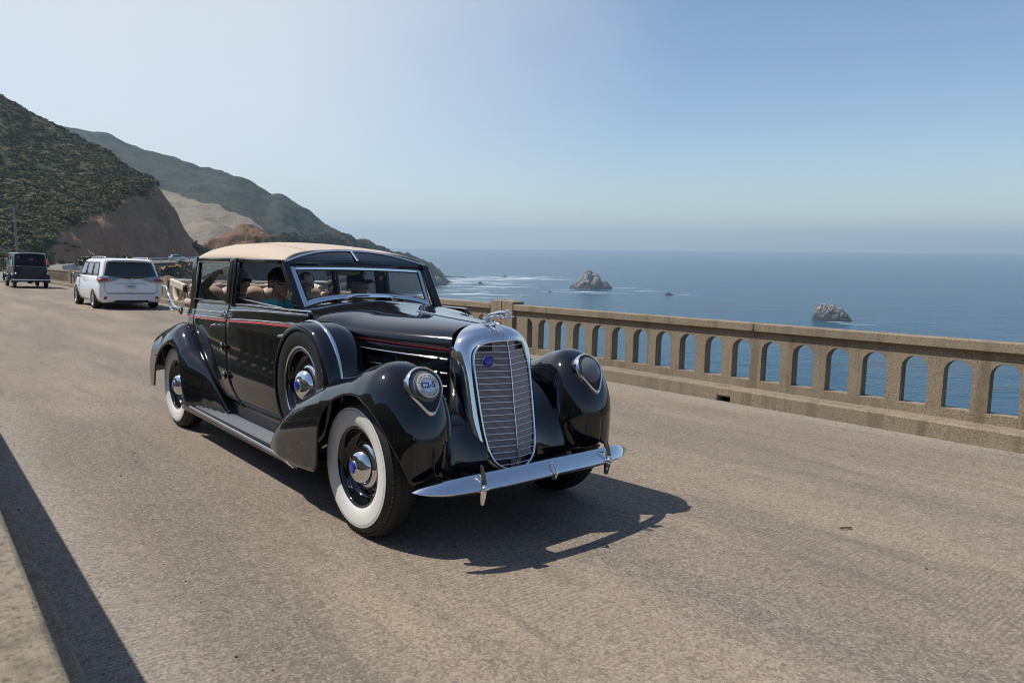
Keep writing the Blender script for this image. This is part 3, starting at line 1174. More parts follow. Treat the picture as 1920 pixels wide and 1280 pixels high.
# embankment below the far road
G3 = np.array([[p + s * 4.5 + np.array([0, 0, -0.5]), p + s * 14 + np.array([0, 0, -9]), p + s * 38 + np.array([0, 0, -36])] for p, s in zip(path[8:], sdv[8:])])
G3 = np.array([spline(r, 16) for r in G3])
G3[..., 2] += 1.2 * fbm(G3 / 6.0, 4) * np.linspace(0, 1, 16)[None, :]
emb = terrain_obj('embankment', G3, M_HILL_D, {'soil': np.full(G3.shape[:2], 0.45)})
tag(emb, 'scrubby slope falling away below the far road', kind='structure')
scatter_bushes('chaparral', G3, lambda u, v, i, j: 0.8, 700, (0.6, 1.8), 44, 'scrub on the slope below the far road', leaves=48)

M_GALV = mat('whitewashed_timber', (0.55, 0.53, 0.50), 0.8, noise=0.15, nscale=3)
gr = empty('guard_rail')
tag(gr, 'pale guard rail on posts beside the far curving road', 'guard rail')
gp = path + sdv * 3.9
obj('rail', tube(gp[10:100] + np.array([0, 0, 0.75]), 0.16, 6, flat=(1, 0.35)), M_GALV, gr)
for i in range(10, 100, 3):
    obj('post', box((gp[i][0], gp[i][1], gp[i][2] + 0.35), (0.25, 0.25, 1.2)), M_GALV, gr, smooth=None)
# concrete retaining wall under the far road bend
rw = empty('retaining_wall')
tag(rw, 'grey concrete retaining wall under the far road bend', 'retaining wall')
M_CONC2 = mat('grey_concrete', (0.24, 0.235, 0.225), 0.9, noise=0.25, nscale=0.5)
_wa, _wb = pix(283, 492, 189), pix(346, 488.5, 216)
_dir = (_wb - _wa)
_len = np.linalg.norm(_dir)
for k in range(7):
    c = _wa + _dir * (k + 0.5) / 7
    ang = math.atan2(_dir[1], _dir[0])
    obj('panel', box((c[0], c[1], c[2] - 2.9), (_len / 7 - 0.06, 0.5, 6.0), ang), M_CONC2, rw, smooth=None)
    q = _wa + _dir * k / 7
    obj('buttress', box((q[0] + 0.3, q[1] - 0.4, q[2] - 3.0), (0.5, 0.9, 6.2), ang), M_CONC2, rw, smooth=None)


# ================================================================== THE CLASSIC CAR
M_BLACK = mat('black_lacquer', (0.0045, 0.005, 0.0065), 0.06, coat=0.6, spec=0.40)
M_CHROME = mat('chrome', (0.78, 0.79, 0.80), 0.055, metal=1.0)
M_TAN = mat('tan_canvas', (0.52, 0.415, 0.32), 0.85, noise=0.06, nscale=60, bump=0.001, sheen=0.2)
M_TANL = mat('tan_leather', (0.50, 0.37, 0.27), 0.5, noise=0.08, nscale=14, bump=0.002)
M_TYRE = mat('tyre_rubber', (0.009, 0.009, 0.0095), 0.6, noise=0.2, nscale=60)
M_WHITE = mat('whitewall', (0.62, 0.61, 0.575), 0.55, noise=0.05, nscale=8)
M_RED = mat('red_pinstripe', (0.42, 0.012, 0.018), 0.25, coat=0.8)
M_BLUE = mat('blue_enamel', (0.008, 0.025, 0.30), 0.25, coat=0.8)
M_DARK = mat('underbody', (0.01, 0.01, 0.011), 0.8)
M_DARKSEAT = mat('green_leather', (0.018, 0.028, 0.026), 0.45, noise=0.1, nscale=20)
M_TRIMWOOD = mat('wood_trim', (0.10, 0.05, 0.025), 0.35, coat=0.4, noise=0.3, nscale=9)
M_GLASS = glass_mat('window_glass', (0.94, 0.96, 0.96), 0.8)
M_WS = glass_mat('windscreen_glass', (0.95, 0.97, 0.97), 0.75)
M_LENS = glass_mat('lamp_glass', (0.86, 0.89, 0.90), 1.6)
M_VISOR = mat('smoked_visor_glass', (0.022, 0.03, 0.042), 0.12, coat=0.6)
M_RUBBER = mat('black_rubber', (0.012, 0.012, 0.013), 0.5)
M_GREY = mat('radiator_core', (0.05, 0.038, 0.038), 0.6)
M_SLAT = mat('slat_paint', (0.50, 0.42, 0.42), 0.4)
M_STEEL = mat('dull_steel', (0.42, 0.40, 0.39), 0.35, metal=1.0)
M_MATT = mat('board_rubber', (0.008, 0.008, 0.009), 0.7, spec=0.2)
M_RIB = mat('rib_metal', (0.66, 0.66, 0.67), 0.30, metal=1.0)

M_REFL = mat('silvered_reflector', (0.92, 0.92, 0.93), 0.22, metal=1.0)
M_BAR = mat('grille_bar_metal', (0.86, 0.87, 0.89), 0.28, metal=1.0)
M_LENS = bpy.data.materials['lamp_glass']
_t = M_LENS.node_tree
_ms = [n for n in _t.nodes if n.type == 'MIX_SHADER'][0]
_df = _t.nodes.new('ShaderNodeBsdfDiffuse')
_df.inputs[0].default_value = (0.75, 0.78, 0.80, 1)
_m2 = _t.nodes.new('ShaderNodeMixShader')
_m2.inputs[0].default_value = 0.18
_t.links.new(_ms.outputs[0], _m2.inputs[1])
_t.links.new(_df.outputs[0], _m2.inputs[2])
_t.links.new(_m2.outputs[0], _t.nodes['Material Output'].inputs['Surface'])
_wv = _t.nodes.new('ShaderNodeTexWave')
_wv.bands_direction = 'Y'
_wv.inputs['Scale'].default_value = 22
_tc = _t.nodes.new('ShaderNodeTexCoord')
_bp = _t.nodes.new('ShaderNodeBump')
_bp.inputs['Distance'].default_value = 0.003
_t.links.new(_tc.outputs['Object'], _wv.inputs['Vector'])
_t.links.new(_wv.outputs['Fac'], _bp.inputs['Height'])
for _g in _t.nodes:
    if _g.type == 'BSDF_GLOSSY':
        _t.links.new(_bp.outputs[0], _g.inputs['Normal'])
_t.links.new(_bp.outputs[0], _df.inputs['Normal'])

car = empty('vintage_car', mw=DECK)
tag(car, 'black 1930s touring car with tan roof, whitewall tyres and chrome grille', 'car')


def both(name, vf, mt, parent=None, **k):
    """a part on the near side and its mirror image on the far side"""
    p = parent if parent is not None else car
    a = obj(name, vf, mt, p, **k)
    b = obj(name, mirror(vf), mt, p, **k)
    return a, b


XW = -3.56           # rear axle
ZH = 0.412


# ---------------------------------------------------------------- wheels
def wheel_parts(parent, white):
    prof = [(.234, -.074), (.25, -.086), (.28, -.095), (.33, -.098), (.362, -.092), (.388, -.075), (.404, -.060), (.412, -.048), (.416, -.02), (.416, .02), (.412, .048), (.404, .060), (.388, .075), (.362, .092), (.33, .098), (.28, .095), (.234, .074)]
    obj('tyre', lathe(prof, 72), M_TYRE, parent, smooth=50)
    lug = []
    for k in range(84):
        a = 2 * math.pi * k / 84
        for y in (-.064, .064):
            R = Matrix.Rotation(-a, 3, 'Y')
            lug.append(box(R @ Vector((.3968, y, 0)), (.010, .032, .016), R))
    for y in (-.028, 0, .028):
        lug.append(lathe([(.415, y - .009), (.4185, y - .007), (.4185, y + .007), (.415, y + .009)], 72))
    obj('tread', join(*lug), M_TYRE, parent, smooth=30)
    if white:
        obj('whitewall', lathe([(.236, -.0785), (.25, -.0885), (.28, -.0978), (.315, -.1006), (.336, -.1002)], 96), M_WHITE, parent, smooth=80)
        obj('whitewall', lathe([(.3385, -.1002), (.346, -.0995), (.352, -.0978)], 96), M_WHITE, parent, smooth=80)
    rim = [(.240, -.074), (.241, -.081), (.236, -.085), (.228, -.083), (.222, -.074), (.216, -.05), (.208, -.02), (.19, -.004), (.16, -.004), (.145, -.012), (.0, -.012)]
    obj('rim', lathe(rim, 72), M_BLACK, parent, smooth=50)
    if not white:
        obj('trim_ring', lathe([(.243, -.084), (.247, -.090), (.252, -.091), (.257, -.0895), (.260, -.086)], 72), M_CHROME, parent, smooth=80)
    cap = [(.143, -.010), (.143, -.022), (.137, -.033), (.124, -.041), (.113, -.044), (.111, -.050), (.105, -.064), (.094, -.082), (.078, -.095), (.060, -.103), (.045, -.1065), (.043, -.111), (.040, -.113), (.0, -.113)]
    obj('hub_cap', lathe(cap, 64), M_CHROME, parent, smooth=50)
    obj('badge', lathe([(.037, -.1125), (.034, -.1165), (.02, -.118), (0, -.1185)], 32), M_BLUE, parent, smooth=60)
    # wheel disc ventilation beads
    obj('rim_bead', lathe([(.176, -.005), (.172, -.012), (.168, -.005)], 64), M_BLACK, parent, smooth=60)
    # the painted ring round the disc keeps the dish from reading as a hole
    return parent


w0 = empty('wheel', car)
wheel_parts(w0, True)
w0.location = (0, -.757, ZH)
for (x, y) in ((XW, -.757), (0, .757), (XW, .757)):
    w = copy_tree(w0, car)
    w.location = (x, y, ZH)
    w.rotation_euler = (0, 0.7 if x else 0, math.pi if y > 0 else 0)
for i, sg in enumerate((-1,)):
    s = empty('spare_wheel', car)
    wheel_parts(s, False)
    s.location = (-.72, .775 * sg, .797)
    s.rotation_euler = (0, 0, 0 if sg < 0 else math.pi)
    cov = [(.372, -.100), (.388, -.103), (.403, -.097), (.414, -.080), (.420, -.045), (.422, 0.0), (.422, .10), (.418, .15), (.40, .18)]
    obj('tyre_cover', lathe(cov, 96), M_BLACK, s, smooth=60)
    obj('cover_trim', lathe([(.421, -.012), (.428, -.009), (.430, 0), (.428, .009), (.421, .012)], 96), M_CHROME, s, smooth=60)
    obj('cover_bead', lathe([(.368, -.0995), (.373, -.106), (.380, -.1065), (.386, -.1025)], 96), M_BLACK, s, smooth=60)

# ---------------------------------------------------------------- body curves
BX = [-4.30, -4.24, -4.12, -3.97, -3.80, -3.5, -3.1, -2.4, -1.6, -1.1, -0.9, -0.66, -0.2, 0.18]
BW = [0.10, 0.30, 0.46, 0.585, 0.66, 0.735, 0.765, 0.775, 0.765, 0.745, 0.715, 0.60, 0.445, 0.300]
SX = [-4.5, -3.8, -3.0, -2.36, -1.6, -0.9, -0.66, 0.26]
SZ = [1.05, 1.079, 1.096, 1.114, 1.145, 1.157, 1.131, 1.095]


def bw(x):
    return cr(BX, BW, x)


def sz(x):
    return cr(SX, SZ, x)


def side(x, z):
    """half width of the coachwork"""
    w = bw(x)
    t = np.clip((0.72 - z) / 0.32, 0, None)
    up = np.clip(z - 1.08, 0, None)
    return w - 0.045 * t ** 2 - 0.16 * up - 0.10 * np.clip(z - 0.9, 0, None) ** 2


def panel(x0f, x1f, z0f, z1f, nx, nz, off=0.0):
    """a panel of the body side between boundary functions; near side"""
    P = np.zeros((nx, nz, 3))
    for j in range(nz):
        v = j / (nz - 1)
        for i in range(nx):
            u = i / (nx - 1)
            zm = 0.8
            for _ in range(2):
                xx = x0f(zm) + (x1f(zm) - x0f(zm)) * u
                zm = z0f(xx) + (z1f(xx) - z0f(xx)) * v
            P[i, j] = (xx, -(side(xx, zm) + off), zm)
    return grid(P, flip=True)


def cf(v):
    return lambda q: v


# hood -------------------------------------------------------------
def hood_pt(u, s):
    x0, x1 = 0.100 + 0.075 * s * s, -0.985 + 0.095 * s * s
    x = x0 + (x1 - x0) * u
    hw = bw(x) + 0.003
    zc = cr([-1.05, -0.675, -0.217, 0.102, 0.26], [1.312, 1.276, 1.252, 1.237, 1.226], x)
    zs = sz(x) + 0.010
    return (x, hw * s, zs + (zc - zs) * max(0.0, 1 - abs(s) ** 2.5) ** 0.5)


ss = np.sin(np.linspace(-1, 1, 61) * math.pi / 2)
hood = obj('hood', grid([[hood_pt(u, s) for s in ss] for u in np.linspace(0.006, 0.994, 40)]), M_BLACK, car, smooth=60)
fix_normals(hood)
obj('hood_gap', grid([[np.array(hood_pt(u, s)) - np.array([0, 0, .012]) for s in ss] for u in (0.0, 0.02)]), M_RUBBER, hood)
obj('centre_strip', tube([np.array(hood_pt(u, 0)) + np.array([0, 0, 0.004]) for u in np.linspace(0.004, 0.70, 24)], 0.0065, 8, flat=(0.8, 1)), M_CHROME, hood)
# hinge line beads either side of the stripe and the hood sides below
hs = panel(cf(-0.905), cf(0.175), lambda x: 0.52, lambda x: sz(x) + 0.012, 30, 12, -0.004)
for o in both('hood_side', hs, M_BLACK, smooth=60, solid=0.01):
    fix_normals(o)
for k, dz in enumerate((0.068, 0.155, 0.235, 0.315)):
    xs = np.linspace(-0.62 + 0.04 * k, 0.085, 16)
    pts = np.array([(x, -(side(x, sz(x) - dz) + 0.004), sz(x) - dz) for x in xs])
    both('hood_strip', tube(pts, 0.0065 if k == 0 else 0.0045, 8), M_CHROME, smooth=60)
    xs = np.linspace(0.110, 0.155, 4)
    pts = np.array([(x, -(side(x, sz(x) - dz) + 0.004), sz(x) - dz) for x in xs])
    both('hood_strip', tube(pts, 0.0045, 8), M_CHROME, smooth=60)

# cowl -------------------------------------------------------------
def cowl_pt(u, s):
    a = np.array(hood_pt(1.0, s))
    b0 = abs(s)
    if b0 < 0.78:
        q = b0 / 0.78
        b = np.array([-1.372 + 0.05 * q * q, math.copysign(0.60 * q, s), 1.322 - 0.062 * q ** 2.2])
    else:
        q = (b0 - 0.78) / 0.22
        b = np.array([-1.322 + 0.05 * q, math.copysign(0.60 + 0.145 * q, s), 1.26 - 0.092 * q])
    p = a + (b - a) * u
    p[2] += 0.012 * math.sin(math.pi * u) * (1 - b0)
    return p


ssc = np.concatenate([np.linspace(-1, -0.78, 8), np.linspace(-0.74, 0.74, 40), np.linspace(0.78, 1, 8)])
cw = obj('cowl', grid([[cowl_pt(u, s) for s in ssc] for u in np.linspace(0.008, 1, 14)]), M_BLACK, car, smooth=70)
fix_normals(cw)

# body side below and inner shell ------------------------------------
GAPX = lambda z: float(np.interp(z, [0.40, 0.445, 0.56, 0.70, 0.9, 1.3], [-2.06, -2.135, -2.27, -2.335, -2.357, -2.362]))
shell = panel(cf(-4.29), cf(-0.88), cf(0.40), lambda x: 1.245 if x > -3.28 else 1.15, 60, 16, -0.02)
for o in both('inner_body', shell, M_RUBBER, smooth=70):
    fix_normals(o)
ZSILL = lambda x: float(np.interp(x, [-3.3, -2.98, -1.94, -1.0], [1.236, 1.24, 1.258, 1.262]))
doors = []
for nm, xa, xb in (('door', lambda z: GAPX(z) + 0.005, lambda z: -0.955), ('door', lambda z: -3.27 + 0.0 * z, lambda z: GAPX(z) - 0.005)):
    d = both(nm, panel(xa, xb, cf(0.425), ZSILL, 34, 22), M_BLACK, smooth=70, solid=0.012, rim=M_RUBBER)
    for o in d:
        fix_normals(o)
    doors.append(d)
for o in both('scuttle_side', panel(cf(-0.950), cf(-0.895), cf(0.425), lambda x: sz(x) + 0.01, 4, 12), M_BLACK, smooth=70, solid=0.012):
    fix_normals(o)
for o in both('rear_quarter', panel(cf(-4.29), cf(-3.276), cf(0.425), lambda x: float(np.interp(x, [-4.3, -3.9, -3.5, -3.276], [1.09, 1.115, 1.15, 1.232])), 34, 18), M_BLACK, smooth=70, solid=0.012):
    fix_normals(o)
# rear deck closing the tail
tail = np.array([[(x, -side(x, 1.10) * (1 - 2 * v), 1.105 + 0.03 * math.sin(math.pi * v)) for v in np.linspace(0, 1, 16)] for x in np.linspace(-4.29, -3.5, 14)])
fix_normals(obj('rear_deck', grid(tail), M_BLACK, car, smooth=70))


def along(x0, x1, zf, off, n=40):
    return np.array([(x, -(side(x, zf(x)) + off), zf(x)) for x in np.linspace(x0, x1, n)])


# pinstripe: a flat red band under a narrow bright bead, broken at the door gaps
for (a, b) in ((-4.0, -3.282), (-3.264, -2.366), (-2.350, -0.958), (-0.946, -0.90), (-0.885, 0.168)):
    up = along(a, b, lambda x: sz(x) + 0.002, 0.0035)
    lo = along(a, b, lambda x: sz(x) - 0.017, 0.0035)
    for o in both('red_stripe', grid([up, lo]), M_RED, solid=0.004):
        fix_normals(o)
    both('stripe_bead', tube(along(a, b, lambda x: sz(x) + 0.010, 0.003), 0.0075, 8, flat=(1, 0.8)), M_CHROME if a > -3.9 else M_BLACK, smooth=70)
for (a, b) in ((-3.262, -2.372), (-2.345, -0.97)):
    both('belt_bead', tube(along(a, b, lambda x: sz(x) + 0.083 - 0.022 * (x < -2.36), 0.003), 0.0075, 8), M_CHROME, smooth=70)  # belt bead: black moulding, chrome stands in for the sky reflected in it
    both('window_sill', tube(along(a, b, lambda x: ZSILL(x) + 0.003, -0.006), 0.011, 8, flat=(0.7, 1.3)), M_CHROME, smooth=70)

# door furniture ------------------------------------------------------
for (x, z, pr) in ((-2.50, 1.062, 1), (-1.15, 1.083, 0)):
    for i, o in enumerate(doors[pr]):
        sg = 1 if i else -1
        y = side(x, z)
        base = tube([(x, sg * y, z), (x, sg * (y + .035), z)], [.016, .011], 12)
        grip = tube(spline([(x + .012, sg * (y + .038), z + .004), (x - .04, sg * (y + .042), z), (x - .125, sg * (y + .036), z - .012)], 10), [.012, .013, .013, .012, .011, .011, .011, .011, .010, .006], 10)
        obj('handle', join(base, grip), M_CHROME, o, smooth=60)
for (x, z) in ((-2.362, 1.155), (-2.362, 0.892), (-2.318, 0.650)):
    for i, o in enumerate(doors[0]):
        sg = 1 if i else -1
        y = side(x, z)
        h = join(ellipsoid((x - .03, sg * (y + .022), z), (.016, .016, .034)), box((x + .012, sg * (y + .010), z), (.075, .018, .030)))
        obj('hinge', h, M_CHROME if z > 1 else M_BLACK, o, smooth=60)
        obj('hinge_pin', ellipsoid((x - .032, sg * (y + .024), z), (.0165, .0165, .036)), M_CHROME, o, smooth=80)
for sg in (-1, 1):
    obj('hinge', join(ellipsoid((-3.36, sg * (side(-3.36, .885) + .02), .885), (.018, .016, .034)), box((-3.33, sg * (side(-3.33, .885) + .008), .885), (.09, .016, .03))), M_CHROME, car, smooth=60)


# ---------------------------------------------------------------- fenders
def fender(st, ko=20, ki=16):
    """st rows: x, yc, a_out, a_in, z0, zc, zb_out, zb_in; returns the near-side surface, lip to inner edge"""
    rows = []
    for (x, yc, ao, ai, z0, zc, zbo, zbi) in st:
        z0 = min(z0, zc - 0.05)
        ph = np.linspace(0, math.pi / 2, 40)
        e = 2 / 2.35
        o_ = np.stack([yc - ao * np.cos(ph) ** e, z0 + (zc - z0) * np.sin(ph) ** e], 1)
        low = np.array([[yc - ao + 0.012 * max(0, (z0 - z) / 0.3), z] for z in np.linspace(zbo, z0, 12)[:-1]]) if zbo < z0 else np.zeros((0, 2))
        o_ = np.vstack([low, o_])
        if zbo > z0:
            k = np.searchsorted(o_[:, 1], zbo)
            k = min(max(k, 1), len(o_) - 2)
            t = (zbo - o_[k - 1, 1]) / (o_[k, 1] - o_[k - 1, 1] + 1e-9)
            o_ = np.vstack([o_[k - 1] + (o_[k] - o_[k - 1]) * t, o_[k:]])
        ph = np.linspace(math.pi / 2, 0, 40)
        z1 = max(z0, zbi)
        i_ = np.stack([yc + ai * np.cos(ph) ** e, z1 + (zc - z1) * np.sin(ph) ** e], 1)
        if zbi < z1:
            i_ = np.vstack([i_, np.array([[yc + ai, z] for z in np.linspace(z1, zbi, 10)[1:]])])

        def rs(c, n):
            d = np.concatenate([[0], np.cumsum(np.linalg.norm(np.diff(c, axis=0), axis=1))])
            q = np.linspace(0, d[-1], n)
            return np.stack([np.interp(q, d, c[:, 0]), np.interp(q, d, c[:, 1])], 1)
        c = np.vstack([rs(o_, ko), rs(i_, ki)[1:]])
        rows.append([(x, y, z) for y, z in c])
    return np.array(rows)


# front
def front_stations():
    st = []
    TX = [-1.10, -1.0, -0.85, -0.7, -0.53, -0.37, -0.24, -0.05, 0.08, 0.2]
    TZ = [0.375, 0.49, 0.62, 0.72, 0.795, 0.866, 0.91, 0.975, 1.025, 1.052]
    LX = [-1.10, -0.95, -0.85, -0.6, -0.36, -0.325, -0.312, -0.302, -0.29, -0.275, -0.25, -0.20, -0.12, -0.03, 0.06, 0.14, 0.2]
    LZ = [0.33, 0.315, 0.30, 0.296, 0.315, 0.345, 0.40, 0.50, 0.58, 0.645, 0.70, 0.76, 0.808, 0.842, 0.857, 0.858, 0.846]
    xs = np.unique(np.concatenate([np.linspace(-1.10, -0.36, 22), np.linspace(-0.35, -0.2, 22), np.linspace(-0.18, 0.2, 20)]))
    for x in xs:
        yc = np.interp(x, [-1.1, -0.5, 0.0, 0.2], [-0.84, -0.80, -0.71, -0.685])
        ao = np.interp(x, [-1.1, -0.9, 0.2], [0.085, 0.955 + np.interp(-0.9, [-1.1, -0.5], [-0.84, -0.80]), 0.0]) if x < -0.9 else 0.955 + yc
        ai = np.interp(x, [-1.1, -0.6, -0.2, 0.2], [0.10, 0.16, 0.24, 0.235])
        zc = cr(TX, TZ, x)
        z0 = np.interp(x, [-1.1, -0.8, -0.3, 0.2], [0.30, 0.42, 0.60, 0.62])
        zbi = np.interp(x, [-1.1, -0.7, -0.2, 0.0, 0.2], [0.36, 0.55, 0.70, 0.62, 0.50])
        st.append((x, yc, max(ao, 0.06), ai, z0, zc, np.interp(x, LX, LZ), min(zbi, zc - 0.02)))
    sg = np.linspace(0, math.pi / 2, 40)[1:]
    for s in sg:
        x = 0.2 + 0.345 * math.sin(s)
        c = math.cos(s)
        c = max(c, 0.004)
        cc = c ** 0.94
        lip = cr([0, 0.286, 0.531, 0.742, 0.913, 1.06, 1.16, 1.5708], [0.846, 0.805, 0.735, 0.645, 0.55, 0.455, 0.41, 0.40], s)
        bot = 0.62 - 0.225 * cc ** 0.12
        ct = cc ** 1.30
        st.append((x, -0.685 + 0.01 * (1 - c), 0.27 * cc, (0.235 + 0.045 * math.sin(min(s * 2.2, 1.57))) * cc, 0.62, 0.62 + 0.432 * ct, max(lip, bot), bot))
    return st


ff = fender(front_stations(), 26, 22)
for o in both('front_fender', grid(ff), M_BLACK, smooth=75, solid=0.014):
    fix_normals(o)
lipc = ff[14:-2, 0]


# rear
RX = [-4.37, -4.33, -4.27, -4.2, -4.05, -3.85, -3.6, -3.42, -3.3, -3.16, -3.05, -2.9, -2.75, -2.62, -2.52, -2.44, -2.38]
RZ = [0.46, 0.60, 0.70, 0.775, 0.875, 0.955, 1.008, 1.012, 0.965, 0.870, 0.79, 0.70, 0.60, 0.51, 0.44, 0.375, 0.325]
OX = [-4.37, -4.1, -3.97, -3.945, -3.92, -3.88, -3.80, -3.70, -3.55, -3.42, -3.30, -3.22, -3.15, -3.10, -3.07, -3.055, -3.04, -2.9, -2.38]
OZ = [0.37, 0.345, 0.35, 0.40, 0.47, 0.56, 0.66, 0.745, 0.81, 0.828, 0.812, 0.775, 0.71, 0.62, 0.50, 0.40, 0.30, 0.29, 0.30]
rst = []
for x in np.unique(np.concatenate([np.linspace(-4.37, -4.0, 16), np.linspace(-3.98, -3.8, 16), np.linspace(-3.78, -3.2, 24), np.linspace(-3.18, -3.03, 22), np.linspace(-3.0, -2.38, 26)])):
    yo = np.interp(x, [-4.37, -4.3, -4.1, -3.7, -3.15, -3.03, -2.92, -2.80, -2.65, -2.52, -2.44, -2.38], [-0.86, -0.90, -0.94, -0.955, -0.955, -0.93, -0.885, -0.838, -0.800, -0.780, -0.768, -0.755])
    yc = -float(side(x, 0.8)) - 0.004
    if x < -3.7:
        yc = min(yc, yo + 0.13 + 0.17 * max(0, (x + 4.1) / 0.4))
    yc = max(yc, yo + 0.012)
    ai = 0.05
    zc = cr(RX, RZ, x)
    zi = max(zc - 0.25, 0.36)
    rst.append((x, yc, yc - yo, ai, np.interp(x, [-4.37, -3.5, -3.0, -2.6, -2.08], [0.40, 0.68, 0.46, 0.36, 0.33]), zc, np.interp(x, OX, OZ), min(zi, zc - 0.03)))
rf = fender(rst, 24, 12)
for o in both('rear_fender', grid(rf), M_BLACK, smooth=75, solid=0.014):
    fix_normals(o)

# chrome clip on the leading edge of the rear fender and tail bits
both('tail_lamp', join(ellipsoid((-4.42, -.80, .62), (.03, .025, .03)), tube([(-4.3, -.80, .62), (-4.40, -.80, .62)], .012, 8)), M_CHROME, smooth=60)

# ---------------------------------------------------------------- running boards
for sg in (-1, 1):
    rb = obj('running_board', box((-1.93, sg * .785, .290), (2.50, .20, .030)), M_MATT, car, smooth=30, bevel=.008)
    for k in range(9):
        y = sg * (.706 + .0198 * k)
        obj('rib', tube([(x, y, .3085) for x in (-3.02 - .03 * min(k, 5), -2.0, -.80)], .0046, 8, flat=(1.1, 1)), M_RIB, rb, smooth=70)
    pts = spline([(-3.19, sg * .892, .302), (-2.6, sg * .894, .294), (-1.6, sg * .894, .284), (-.95, sg * .90, .277), (-.78, sg * .925, .274), (-.64, sg * .948, .277)], 30)
    obj('edge_trim', tube(pts, np.interp(np.linspace(0, 1, 30), [0, .93, 1], [.0125, .0115, .004]), 10, flat=(1.1, .7)), M_CHROME, rb, smooth=70)
    obj('valance', box((-1.95, sg * .888, .262), (2.5, .012, .035)), M_BLACK, rb, smooth=30)
    ap = np.array([[(x, sg * (.71 - .0 * v), .31 + .125 * v) for v in np.linspace(0, 1, 3)] for x in np.linspace(-3.05, -.9, 12)])
    obj('splash_apron', grid(ap), M_BLACK, rb, smooth=60)
    toe = ellipsoid((-3.11, sg * .885, .312), (.06, .05, .022))
    obj('toe_plate', toe, M_BLACK, rb, smooth=80)
    obj('toe_plate', ellipsoid((-.80, sg * .90, .305), (.07, .035, .025)), M_BLACK, rb, smooth=80)

# ---------------------------------------------------------------- radiator shell and grille
outer = spline([(.100, 0, 1.242), (.107, -.10, 1.235), (.126, -.20, 1.203), (.150, -.266, 1.152), (.166, -.296, 1.09), (.174, -.302, 1.0), (.182, -.302, .88), (.21, -.299, .76), (.26, -.287, .64), (.32, -.258, .52), (.375, -.21, .43), (.42, -.14, .375), (.445, -.06, .355), (.45, 0, .35)], 64)
inner = spline([(.338, 0, 1.152), (.318, -.09, 1.149), (.290, -.16, 1.130), (.276, -.200, 1.085), (.284, -.216, 1.03), (.305, -.221, .96), (.327, -.219, .865), (.349, -.215, .765), (.373, -.209, .66), (.396, -.200, .57), (.420, -.182, .485), (.440, -.150, .425), (.456, -.095, .388), (.470, -.04, .374), (.478, 0, .371)], 64)
rows = []
ctrl = np.stack([inner[:, 0] * .80 + outer[:, 0] * .20 + .012, outer[:, 1] * .985, outer[:, 2] + np.interp(np.linspace(0, 1, 64), [0, .25, .4, 1], [.006, .004, 0, -.004])], 1)
for t in np.linspace(0, 1, 18):
    rows.append((1 - t) ** 2 * outer + 2 * t * (1 - t) * ctrl + t * t * inner)
rows = np.array(rows)
full = np.concatenate([rows, (rows * np.array([1, -1, 1]))[:, ::-1][:, 1:-1]], axis=1)
gr_root = empty('grille', car)
fix_normals(obj('shell', grid(full, cv=True), M_CHROME, gr_root, smooth=75))
ring = np.concatenate([inner, (inner * np.array([1, -1, 1]))[::-1][1:-1]])
obj('surround', tube(ring + np.array([.006, 0, 0]), .0095, 10, closed=True), M_CHROME, gr_root, smooth=80)
ring2 = ring.copy()
ring2[:, 1] *= 1.055
obj('surround', tube(ring2 + np.array([-.004, 0, 0]), .005, 8, closed=True), M_RUBBER, gr_root, smooth=80)
gz = inner[:, 2][::-1]
gxs = inner[:, 0][::-1]
gys = -inner[:, 1][::-1]
half = np.argsort(gz)


def g_edge(z):
    i = np.searchsorted(gz[half], z)
    return float(np.interp(z, gz[half], gxs[half])), float(np.interp(z, gz[half], gys[half]))


def g_cx(z):
    return float(cr([.36, .40, .563, .756, .951, 1.10, 1.16], [.476, .474, .458, .424, .392, .358, .338], z))


zb = np.linspace(.405, 1.118, 20)
for z in zb:
    xe, ye = g_edge(z)
    xc = g_cx(z)
    obj('grille_bar', tube([(xe, -ye, z), (xc, 0, z), (xe, ye, z)], .0028, 6, flat=(1.0, 1.0), caps=False), M_BAR, gr_root, smooth=60)
obj('grille_bar', tube([(g_cx(z) + .002, 0, z) for z in np.linspace(.374, 1.148, 16)], .0048, 8), M_CHROME, gr_root, smooth=60)
for sg in (-1, 1):
    sl = []
    for k in range(38):
        f = (k + .6) / 38.5
        col = []
        for z in np.linspace(.375, 1.148, 14):
            xe, ye = g_edge(z)
            xc = g_cx(z)
            y = f * .221
            if y < ye - .004:
                q = y / ye
                col.append((xc + (xe - xc) * q - .006, sg * y, z))
        if len(col) > 2:
            sl.append(tube(np.array(col), 0.0020, 5, caps=False))
    tag(obj('grille_slats', join(*sl), M_SLAT, gr_root, smooth=60), kind='stuff')
    core = []
    for z in np.linspace(.372, 1.15, 16):
        xe, ye = g_edge(z)
        core.append([(g_cx(z) - .022, 0, z), (xe - .022, sg * ye * .995, z)])
    obj('radiator_core', grid(core), M_GREY, gr_root, smooth=60)


def on_grille(y, z):
    xe, ye = g_edge(z)
    xc = g_cx(z)
    q = abs(y) / ye
    return Vector((xc + (xe - xc) * q, y, z)), (xe - xc) / ye


bc, sl_ = on_grille(-.128, 1.025)
nrm_ = Vector((1, -abs(sl_) * 1.0, .17)).normalized()
bm_ = Matrix.Translation(bc + nrm_ * .007) @ nrm_.to_track_quat('Z', 'Y').to_matrix().to_4x4()
o = obj('badge', lathe([(.034, .004), (.031, .007), (.014, .009), (0, .0095)], 40, axis='z'), M_BLUE, gr_root, smooth=60)
o.matrix_local = bm_
o = obj('badge_ring', lathe([(.040, 0), (.040, .005), (.037, .008), (.034, .005)], 40, axis='z'), M_CHROME, gr_root, smooth=60)
o.matrix_local = bm_

